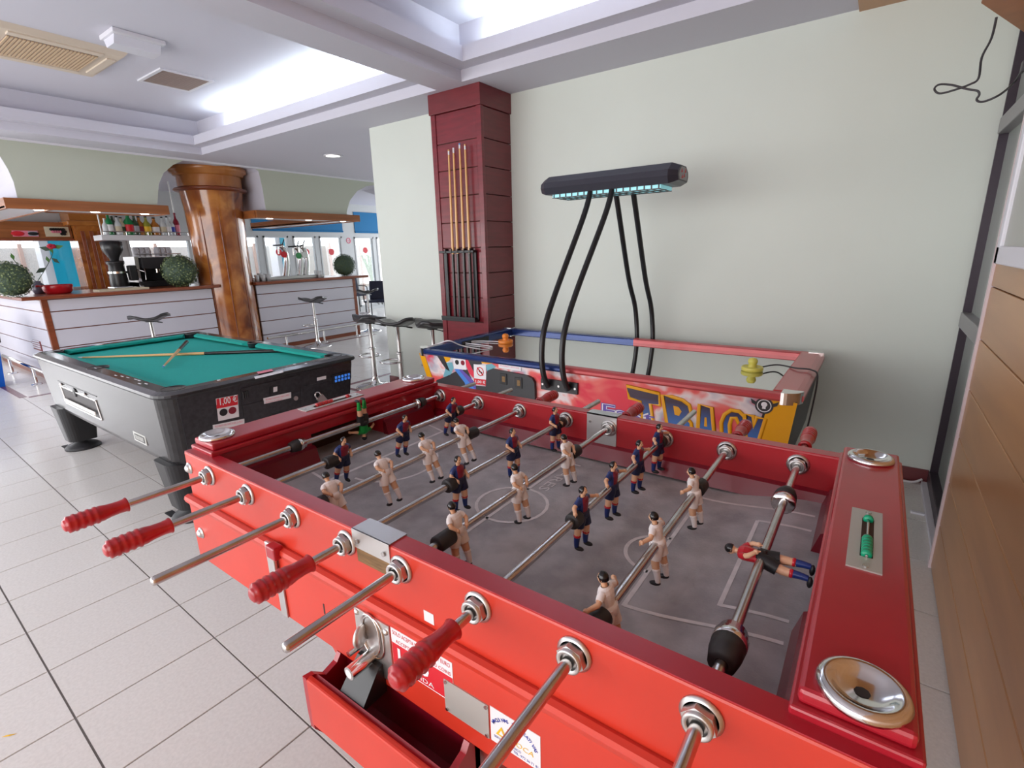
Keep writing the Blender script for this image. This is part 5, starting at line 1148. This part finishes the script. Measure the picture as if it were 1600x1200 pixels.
bots = [(165, .20, .036, 'glass_clear', 'sticker_white', None, 'clear bottle at the left end of the bar shelf'),
 (171, .27, .038, 'glass_green', 'glass_green', 'sticker_white', 'bright green bottle near the left end of the bar shelf'),
 (178, .25, .036, 'glass_dark', 'sticker_white', 'ink_grey', 'dark bottle with grey label right of the bright green bottle'),
 (184, .23, .040, 'glass_clear', 'ink_black', 'label_cream', 'clear bottle with cream label on the bar shelf'),
 (191, .22, .042, 'label_cream', 'ink_black', 'glass_dark', 'cream round bottle beside the big green bottle'),
 (202, .28, .055, 'glass_green', 'glass_dark', 'sticker_red', 'big dark green bottle with red label in the shelf centre'),
 (211, .25, .042, 'glass_dark', 'ink_black', 'ink_grey', 'dark bottle right of the big green one'),
 (219, .24, .046, 'glass_amber', 'ink_black', 'jersey_maroon', 'amber bottle with maroon label on the bar shelf'),
 (229, .24, .044, 'glass_olive', 'ink_black', 'ink_yellow', 'olive yellow bottle on the bar shelf'),
 (242, .23, .052, 'glass_amber', 'ink_black', 'sticker_white', 'squat amber bottle with white label on the bar shelf'),
 (254, .24, .038, 'glass_clear', 'ink_black', 'label_cream', 'clear bottle with black cap right of the squat amber one'),
 (262, .25, .036, 'glass_clear', 'ink_black', 'sticker_white', 'slim clear bottle near the right end of the shelf'),
 (268, .24, .038, 'glass_clear', 'sticker_white', 'ink_blue', 'clear bottle with blue label near the right end of the shelf'),
 (277, .30, .036, 'glass_red', 'glass_red', 'ink_pink', 'tall red bottle at the right end of the shelf by the column')]
for px_, h, r, mt, cap, lab, label in bots:
    bottle(XSH-.12-.05*random.random(), PX(px_, 355, XSH-.14).y, zsh, h*1.2, r*1.2, mt, cap, lab, label)

# ---- things on the bars
def size_at(p, px_): return px_*(Vector(p)-CAM).dot(CF)/FPX
def boxwood(x, y, rp, X, mt, label):
    p = PX(x, y, X); r = size_at(p, rp); p.z = BZ+r*.955
    t = thing('boxwood_ball', label, 'topiary ball', (p.x, p.y, BZ), 0, 'boxwood balls on the bars')
    m = MB(); m.ball(p, r*.9, n=24, k=14); m.build('core', t, 'leaf_dark')
    rnd = random.Random(int(x)); f = MB(); mats = (mt, 'leaf', 'leaf_light' if mt != 'leaf_dark' else 'leaf')
    for k in range(1500):
        z = rnd.uniform(-1, 1); a = rnd.random()*2*PI; s_ = math.sqrt(1-z*z); d = Vector((s_*math.cos(a), s_*math.sin(a), z))
        c = p+d*r*rnd.uniform(.90, 1.0); u = d.orthogonal().normalized(); u.rotate(Matrix.Rotation(rnd.random()*6.28, 3, d)); w_ = d.cross(u); l = r*rnd.uniform(.07, .12)
        f.use(mats[k % 3] if k % 5 else mt); f.add([c-u*l*.5, c+w_*l*.35+d*l*.3, c+u*l*.6+d*l*.5, c-w_*l*.35+d*l*.3], [(0, 1, 2, 3)])
    o = f.build('leaves', t, fix=False); o['kind'] = 'stuff'
boxwood(14, 430, 28, BX-.18, 'leaf', 'large boxwood ball at the left end of the left bar')
boxwood(281, 423, 25, BX-.10, 'leaf', 'green boxwood ball on the left bar beside the column')
boxwood(538, 415, 17, BX-.12, 'leaf_dark', 'dark boxwood ball on the right bar')
p = PX(58, 440, BX-.55); p.z = BZ
va = thing('flower_vase', 'small dark vase with a sprig and one red flower on the left bar', 'vase', p)
m = MB(); m.lathe([(0, 0), (0.05, 0), (0.072, 0.05), (0.06, 0.10), (0.03, 0.135), (0.036, 0.15), (0.03, 0.15), (0.025, 0.13)], p, n=20); m.build('pot', va, 'vase_grey')
def sprig(pts, leaves):
    m = MB(); P = spline(pts, 6); m.tube(P, 0.004, 6); st_ = m.build('stem', va, 'leaf_dark')
    rnd = random.Random(9)
    for k in range(leaves):
        c = P[int(len(P)*(.35+.6*k/leaves))]; d = Vector((rnd.uniform(-.3, .3), rnd.uniform(-1, 1), rnd.uniform(-.3, .8))).normalized(); s_ = d.cross(Vector((1, 0, 0))).normalized()
        l = rnd.uniform(.08, .13); m = MB(); m.add([c, c+d*l*.5+s_*l*.22, c+d*l, c+d*l*.5-s_*l*.22], [(0, 1, 2, 3)]); m.build('leaf', st_, 'plant_leaf' if k % 2 else 'leaf_dark')
q = p+Vector((0, 0, .14)); fl_ = PX(80, 385, p.x); tl = PX(16, 399, p.x)
sprig([q, q.lerp(fl_, .4)+Vector((0, .03, 0)), q.lerp(fl_, .8)+Vector((0, .04, 0)), fl_], 6)
sprig([q, q.lerp(tl, .5)+Vector((0, 0, -.05)), tl], 4)
m = MB()
for k in range(7):
    a = 2*PI*k/7; d = Vector((.3, math.cos(a), math.sin(a)*.55)).normalized(); m.ball(fl_+d*.022, .024, .6, 1.1, .6, 8, 6)
m.build('flower', va, 'petal')
p = PX(88, 441, BX-.30); p.z = BZ; rb = thing('red_bowl', 'glossy red oval dish on the left bar', 'bowl', p)
m = MB(); m.lathe([(0, 0.0), (0.11, 0.0), (0.135, 0.03), (0.148, 0.09), (0.144, 0.105), (0.13, 0.09), (0.11, 0.04), (0, 0.03)], p, n=28); m.build('dish', rb, 'red_gloss')
m = MB(); m.tube(spline([p+Vector((0, -.14, .09)), p+Vector((0, -.18, .10)), p+Vector((0, -.19, .085))], 4), 0.012, 8); m.build('lug', rb, 'red_gloss')
# coffee grinder
p = PX(186, 437, BX-.56); p.z = BZ; cg = thing('coffee_grinder', 'black and chrome coffee grinder on the left bar', 'coffee grinder', p)
m = MB(); m.box(p+Vector((-.12, -.11, 0)), p+Vector((.12, .11, .03)), 0.01); m.build('base', cg, 'chrome')
m = MB(); m.lathe([(0.10, 0.03), (0.105, 0.06), (0.095, 0.2), (0.085, 0.3), (0.10, 0.33), (0.10, 0.36), (0, 0.36)], p, n=24); m.build('motor_body', cg, 'black')
m = MB(); m.lathe([(0.107, 0.20), (0.107, 0.225)], p, n=24); m.build('chrome_band', cg, 'chrome')
m = MB(); m.lathe([(0.05, 0.36), (0.06, 0.40), (0.115, 0.50), (0.12, 0.60), (0.09, 0.615), (0, 0.62)], p, n=24); m.build('hopper', cg, 'black')
m = MB(); m.box(p+Vector((.02, .10, .10)), p+Vector((.10, .20, .30)), 0.015); m.build('doser', cg, 'black')
m = MB(); m.cyl(p+Vector((.05, .20, .25)), p+Vector((.12, .27, .21)), 0.008, n=8); m.build('lever', cg, 'chrome')
# espresso machine with cups on top
pa, pb = PX(207, 437, BX-.66), PX(286, 437, BX-.66); X_ = BX-.66; y0, y1 = pa.y+.02, pb.y
em = thing('espresso_machine', 'black and chrome espresso machine behind the left bar', 'coffee machine', (X_-.05, (y0+y1)/2, BZ))
m = MB(); m.box((X_-.22, y0, BZ), (X_+.16, y1, BZ+.08), 0.01); m.build('drip_base', em, 'black')
m = MB(); m.box((X_-.22, y0+.03, BZ+.08), (X_-.06, y1-.03, BZ+.26)); m.build('back_panel', em, 'black')
m = MB(); m.box((X_-.24, y0+.08, BZ+.24), (X_+.14, y1-.02, BZ+.40), 0.015); m.build('boiler_housing', em, 'black_soft')
for y in (y0, y1-.04): m = MB(); m.prism([(X_-.24, y, BZ), (X_+.17, y, BZ), (X_+.12, y, BZ+.12), (X_+.16, y, BZ+.41), (X_-.24, y, BZ+.41)], (0, .045, 0)); m.build('side_cheek', em, 'brushed')
m = MB(); m.tube([(X_+.13, y0+.02, BZ+.44), (X_+.13, y1-.02, BZ+.44)], 0.006, 8); m.build('cup_rail', em, 'chrome')
for k in range(2):
    y = y0+.28+k*.28; m = MB(); m.cyl((X_+.06, y, BZ+.25), (X_+.06, y, BZ+.19), 0.035, n=16); gh = m.build('group_head', em, 'chrome')
    m = MB(); m.cyl((X_+.06, y, BZ+.2), (X_+.22, y+.03, BZ+.18), 0.014, n=10); m.build('portafilter', gh, 'black')
m = MB(); m.tube(spline([(X_+.12, y0+.10, BZ+.27), (X_+.17, y0+.09, BZ+.2), (X_+.18, y0+.08, BZ+.1)], 5), 0.006, 8); m.build('steam_wand', em, 'chrome')
row = [y0+.10+k*(y1-y0-.22)/6 for k in range(7)]; k_ = 0
for j, y in enumerate(row):
    if j == 3: continue
    for lv in range(2):
        rr = 0.048; zz = BZ+.405+lv*.052; nm = ('upper' if lv else 'lower')+' grey cup in the '+('first', 'second', 'third', '', 'fourth', 'fifth', 'sixth')[j]+' upturned pair counted from the coffee grinder'
        c = thing('coffee_cup', nm, 'cup', (X_-.02, y, zz), 0, 'grey cups stacked on the espresso machine'); k_ += 1
        m = MB(); m.lathe([(rr, 0), (rr*.98, .02), (rr*.72, .075), (rr*.6, .082), (0, .082)], (X_-.02, y, zz), n=16); m.build('body', c, 'cup_grey')
        m = MB(); m.tube(spline([(X_-.02+rr*.9, y, zz+.02), (X_+.01+rr, y, zz+.03), (X_+.005+rr*.9, y, zz+.055), (X_-.02+rr*.75, y, zz+.06)], 3), 0.004, 6); m.build('handle', c, 'cup_grey')
# tray by the grinder
p = PX(188, 440, BX-.12); p.z = BZ; tt = thing('serving_tray', 'flat dark serving tray on the left bar before the grinder', 'tray', p)
m = MB(); m.box(p+Vector((-.12, -.26, 0)), p+Vector((.1, .26, .012)), 0.004); m.build('base', tt, 'black_soft')
m = MB()
for a, b in (((-.125, -.265), (.105, -.25)), ((-.125, .25), (.105, .265)), ((.09, -.25), (.105, .25)), ((-.125, -.25), (-.11, .25))): m.box(p+Vector((*a, .0)), p+Vector((*b, .022)))
m.build('rim', tt, 'label_cream')
# beer taps with their drip tray
p = PX(462, 433, BX-.30); p.z = BZ; dt = thing('drip_tray', 'long steel drip tray under the beer taps', 'drip tray', p)
m = MB(); m.box(p+Vector((-.14, -.75, 0)), p+Vector((.14, .45, .05)), 0.008); m.build('pan', dt, 'brushed')
m = MB(); m.box(p+Vector((-.12, -.72, .05)), p+Vector((.12, .42, .055))); m.build('grid', dt, 'steel')
def tap(xb_, xt_, yt, mt, label):
    a = PX(xb_, 430, BX-.30); a.z = BZ+.05; b = PX(xt_, yt, BX-.30)
    t = thing('beer_tap', label, 'beer tap', a, 0, 'beer taps on the right bar')
    m = MB(); m.tube(spline([a, a.lerp(b, .45)+Vector((0, .05, 0)), b+Vector((0, .05, -.08)), b], 6), 0, 12, radii=[.055-.025*k/18 for k in range(19)]); m.build('tower', t, 'chrome')
    m = MB(); m.ball(b, .04, n=14, k=8); m.build('crown', t, 'chrome')
    m = MB(); m.cyl(b+Vector((.02, 0, .02)), b+Vector((.03, -.16, .015)), .011, n=10); m.cyl(b+Vector((.02, 0, .01)), b+Vector((.03, .04, .11)), .009, n=8); m.build('lever', t, 'black')
    m = MB(); m.cyl(b+Vector((.03, -.08, -.01)), b+Vector((.03, -.085, -.12)), .014, n=10); m.build('spout', t, 'chrome')
    m = MB(); m.cyl(b+Vector((.03, .0, -.13)), b+Vector((.05, .0, -.13)), .05, n=16); m.build('badge', t, mt)
tap(447, 440, 385, 'sticker_red', 'left beer tap with curved chrome tower on the right bar')
tap(469, 463, 387, 'ink_green', 'middle beer tap with green badge on the right bar')
tap(478, 472, 386, 'brushed', 'right beer tap with curved chrome tower on the right bar')
for k, (px_, hh) in enumerate(((401, .10), (406, .12), (411, .10), (416, .11), (420, .10), (495, .12), (500, .11))):
    q = PX(px_, 433, BX-.12-.1*(k % 2)); q.z = BZ
    lb = (('first', 'second', 'third', 'fourth', 'fifth')[k]+' glass from the round column on the right bar') if k < 5 else (('left', 'right')[k-5]+' one of two glasses standing right of the beer taps')
    t = thing('drinking_glass', lb, 'glass', q, 0, 'glasses on the right bar by the column' if k < 5 else 'glasses right of the beer taps')
    m = MB(); m.lathe([(0, 0), (.028, 0), (.036, hh), (.033, hh), (.026, .01), (0, .01)], q, n=16); m.build('body', t, 'glass_clear')

# ---- bar stools
def stool(name, label, loc, rotz, zs=0.74):
    t = thing(name, label, 'bar stool', (0, 0, 0), 0, 'black saddle bar stools')
    n1, n2 = 32, 14; vs = []; fs = []
    for lay, dz in ((0, 0), (1, -.032)):
        for i in range(n1+1):
            u = -1+2*i/n1
            for j in range(n2+1):
                v = -1+2*j/n2; hw = 0.155*math.sqrt(max(0.0, 1-abs(u)**3.2*0.80))
                x = u*.205; y = v*hw*(1 if lay == 0 else .97)
                z = zs+0.004+.105*abs(u)**2.3*(1 if u > 0 else .85)-.060*(max(0, abs(u)-.58)/.42)**2 - .030*max(0.0, v)**2*(1-abs(u)*.7)+.02*max(0, -v)**2 + dz
                vs.append((x, y, z))
    W_ = n2+1; K = (n1+1)*W_
    for i in range(n1):
        for j in range(n2): a = i*W_+j; fs.append((a, a+W_, a+W_+1, a+1)); fs.append((K+a, K+a+1, K+a+W_+1, K+a+W_))
    for i in range(n1):
        for j in (0, n2): a = i*W_+j; fs.append((a, a+W_, K+a+W_, K+a))
    for j in range(n2):
        for i in (0, n1): a = i*W_+j; fs.append((a, a+1, K+a+1, K+a))
    m = MB(); m.add(vs, fs, True); m.build('seat', t, 'seat_black')
    m = MB(); m.cyl((0, 0, zs-.035), (0, 0, zs-.012), 0.05, 0.07, 16); m.build('seat_mount', t, 'black')
    m = MB(); m.cyl((0, 0, 0.35), (0, 0, zs-.03), 0.021, n=16); m.build('piston', t, 'chrome')
    m = MB(); m.cyl((0, 0, 0.06), (0, 0, 0.42), 0.029, n=16); m.lathe([(0.03, 0.42), (0.034, 0.425), (0.034, 0.44), (0.022, 0.445)], n=16); m.build('column', t, 'chrome')
    m = MB(); m.lathe([(0.21, 0.0), (0.21, 0.008), (0.19, 0.016), (0.09, 0.03), (0.045, 0.05), (0.033, 0.10), (0.030, 0.12)], n=32); m.build('base', t, 'chrome')
    m = MB(); R_ = .115; m.tube([(R_*math.cos(a)-.10, R_*.95*math.sin(a), 0.34) for a in [2*PI*k/24 for k in range(24)]], 0.0095, 8, closed=True); m.build('foot_ring', t, 'chrome')
    m = MB(); m.cyl((0, 0, zs-.03), (.07, .10, zs-.055), 0.005, n=8); m.cyl((.06, .085, zs-.051), (.095, .14, zs-.068), 0.008, n=8); m.build('lever', t, 'black')
    for ch in t.children: pass
    t.location = loc; t.rotation_euler = (0, 0, rotz); return t
s1 = stool('bar_stool', 'black saddle bar stool on chrome stand nearest the passage, left of three', (-4.389, 3.50, 0), math.radians(-18))
copy_tree(s1, (-3.92, 3.47, 0), math.radians(22), 'middle black saddle bar stool of three against the pale wall')
copy_tree(s1, (-3.46, 3.50, 0), math.radians(-35), 'black saddle bar stool half hidden behind the red pillar')
copy_tree(s1, (-7.28, 4.73, 0), math.radians(28), 'black saddle bar stool standing in front of the right bar')
copy_tree(s1, (-7.05, 2.385, 0), math.radians(62), 'black saddle bar stool behind the pool table by the left bar')
fs_ = PZ(572, 523, 0); copy_tree(s1, (fs_.x-.3, fs_.y+.35, 0), math.radians(60), 'black saddle bar stool beyond the end of the right bar')

# ---- dining chairs and a table beyond the passage
def chair(label, loc, rz):
    t = thing('dining_chair', label, 'chair', (0, 0, 0), 0, 'dark chairs beyond the passage')
    m = MB(); m.box((-.22, -.22, .43), (.22, .22, .47), 0.012); m.build('seat', t, 'chair_navy')
    m = MB(); m.prism([(-.22, .20, .47), (.22, .20, .47), (.22, .26, .86), (-.22, .26, .86)], (0, .02, 0)); m.build('backrest', t, 'chair_navy')
    for x, y in ((-.2, -.2), (.2, -.2), (-.2, .2), (.2, .2)): m = MB(); m.cyl((x*1.05, y*1.1, 0), (x, y, .44), .012, n=8); m.build('leg', t, 'black')
    for x in (-.235, .235): m = MB(); m.tube(spline([(x, -.18, .44), (x, -.19, .64), (x, .05, .66), (x, .22, .66)], 4), .012, 8); m.build('armrest', t, 'black')
    t.location = loc; t.rotation_euler = (0, 0, rz)
def far(x, y, z): return PZ(x, y, z)
q = PZ(590, 470, 0.45); chair('dark blue dining chair with its back to the window beyond the bar', (q.x, q.y, 0), math.radians(35))
q2 = PZ(569, 463, 0.45); chair('dark dining chair half hidden behind the right bar end post', (q2.x-.6, q2.y+.2, 0), math.radians(80))
q3 = PZ(600, 468, 0.72); tb = thing('dining_table', 'small dark red dining table beside the far chairs', 'table', (q3.x+.75, q3.y+.2, 0))
c = Vector((q3.x+.75, q3.y+.2, 0)); m = MB(); m.box(c+Vector((-.4, -.4, .70)), c+Vector((.4, .4, .74)), 0.006); m.build('top', tb, 'chair_wood')
m = MB(); m.cyl(c+Vector((0, 0, .02)), c+Vector((0, 0, .70)), .03, n=12); m.build('pedestal', tb, 'steel')
m = MB(); m.lathe([(0, 0), (.25, 0), (.24, .02), (.03, .04)], c, n=24); m.build('base', tb, 'black')

# ---- blue bin at the left edge
p = PZ(-12, 604, 0); bn = thing('litter_bin', 'bright blue plastic litter bin with black bag at the left edge', 'bin', (p.x-.05, p.y-.06, 0)); c = Vector(bn.location)
def ring(h, z): return [c+Vector((x, y, z)) for x, y in ((-h, -h*.75), (h, -h*.75), (h, h*.75), (-h, h*.75))]
m = MB(); m.hexa(ring(.20, 0.0), ring(.255, .56)); m.build('body', bn, 'bin_blue')
m = MB(); R0 = [v for v in ring(.28, .545)]; m.hexa(ring(.275, .53), ring(.285, .64)); m.build('bag', bn, 'bag_black')
m = MB(); m.prism([c+Vector((-.26, y, z)) for y, z in ((-.19, .64), (.19, .64), (.17, .76), (.09, .88), (-.09, .88), (-.17, .76))], (.52, 0, 0)); m.build('lid', bn, 'bin_blue')
q = c+Vector((.231, 0, .30)); m = MB(); m.tube([c+Vector((.239, .09*math.cos(a), .33+.09*math.sin(a))) for a in [2*PI*k/20 for k in range(20)]], .008, 6, closed=True); part(m.build('ring_print', bn, 'blue_wall'), 'pale blue circle mark')
m = MB(); m.tube([c+Vector((.02+.085*math.cos(a), -.179, .33+.085*math.sin(a))) for a in [2*PI*k/20 for k in range(20)]], .008, 6, closed=True); m.build('ring_print', bn, 'art_teal')

# ================================================================ RIGHT SIDE
sh2 = thing('corner_shelf', 'orange wooden shelf with cut corner high on the clad wall', 'shelf', (0.28, 2.4, 2.2))
m = MB(); m.prism([(0.167, 1.7, 2.2), (0.167, 2.567, 2.2), (0.345, 3.02, 2.2), (0.359, 3.02, 2.2), (0.359, 1.7, 2.2)], (0, 0, .035)); m.build('board', sh2, 'shelf_wood')
m = MB(); m.prism([(0.34, 2.0, 2.2), (0.359, 2.0, 2.2), (0.359, 2.0, 2.05), ], (0, .02, 0)); m.build('bracket', sh2, 'black')
wb = thing('notice_frame', 'white framed notice case on the clad wall', 'notice case', (0.35, 2.1, 1.33))
y1w, y0w, z0w, z1w = 2.49, 1.75, 1.335, 1.99
m = MB(); m.box((0.343, y0w, z0w), (0.3598, y1w, z1w)); m.build('backing', wb, 'white_trim')
for a, b in (((y0w, z0w), (y1w, z0w+.06)), ((y0w, z1w-.05), (y1w, z1w)), ((y0w, z0w), (y0w+.05, z1w)), ((y1w-.05, z0w), (y1w, z1w))): m = MB(); m.box((0.328, *a), (0.345, *b), 0.004); m.build('frame', wb, 'alu_grey' if 0 else 'white_trim')
m = MB(); m.box((0.339, y0w+.05, z0w+.06), (0.3425, y1w-.05, z1w-.05)); m.build('sheet', wb, 'plate_grey')
cb = thing('hanging_cable', 'dark looped cable hanging from the wooden shelf by the wall', 'cable', (0.26, 3.0, 2.2))
zz = 3.0
P = [PY(1557, 27, 2.86), PY(1549, 60, 2.9), PY(1534, 90, 2.95), PY(1529, 122, 3.0), PY(1515, 132, 3.0), PY(1490, 141, 3.02), PY(1468, 146, 3.05), PY(1460, 139, 3.05), PY(1468, 132, 3.03), PY(1488, 133, 3.0), PY(1510, 139, 2.98), PY(1527, 142, 2.97), PY(1530, 148, 2.97), PY(1526, 156, 2.97), PY(1536, 159, 2.95), PY(1562, 148, 2.93)]
E_ = PX(1585, 128, 0.355); E2 = PX(1600, 104, 0.355)
P[0] = Vector((0.275, P[0].y, 2.2)) if False else P[0]
m = MB(); m.tube(spline(P+[E_, E2], 5), 0.0042, 8); m.build('lead', cb, 'cord_dark')
m = MB(); m.box(E2+Vector((-.008, -.02, -.02)), E2+Vector((.004, .02, .02)), 0.003); m.build('wall_clip', cb, 'cord_dark')
fc = thing('floor_cable', 'thin white cable lying along the foot of the back wall', 'cable', (0.2, YW-.05, 0))
m = MB(); m.tube(spline([(-0.25, YW-.03, .008), (0.05, YW-.035, .008), (0.24, YW-.05, .008), (0.33, YW-.045, .008), (0.375, YW-.03, .03)], 6), 0.007, 8); m.build('lead', fc, 'cord_white')
p = PZ(1433, 803, 0); cl = thing('cable_clip', 'small white plastic clip lying on the floor by the window', 'clip', p)
m = MB(); m.box(p+Vector((-.03, -.012, 0)), p+Vector((.03, .012, .012)), 0.003); m.build('body', cl, 'white_trim'); m = MB(); m.cyl(p+Vector((.03, 0, .006)), p+Vector((.055, 0, .006)), .004, n=8); m.build('pin', cl, 'white_trim')
p = PZ(14, 1150, 0); lf = thing('dry_leaf', 'tiny orange dry leaf lying on the floor tiles', 'leaf', p)
m = MB(); m.add([p+Vector(v) for v in ((-.014, -.016, .001), (-.004, -.002, .004), (.012, .018, .001), (.004, .0, .002))], [(0, 1, 2, 3)]); m.build('blade', lf, 'ink_yellow')
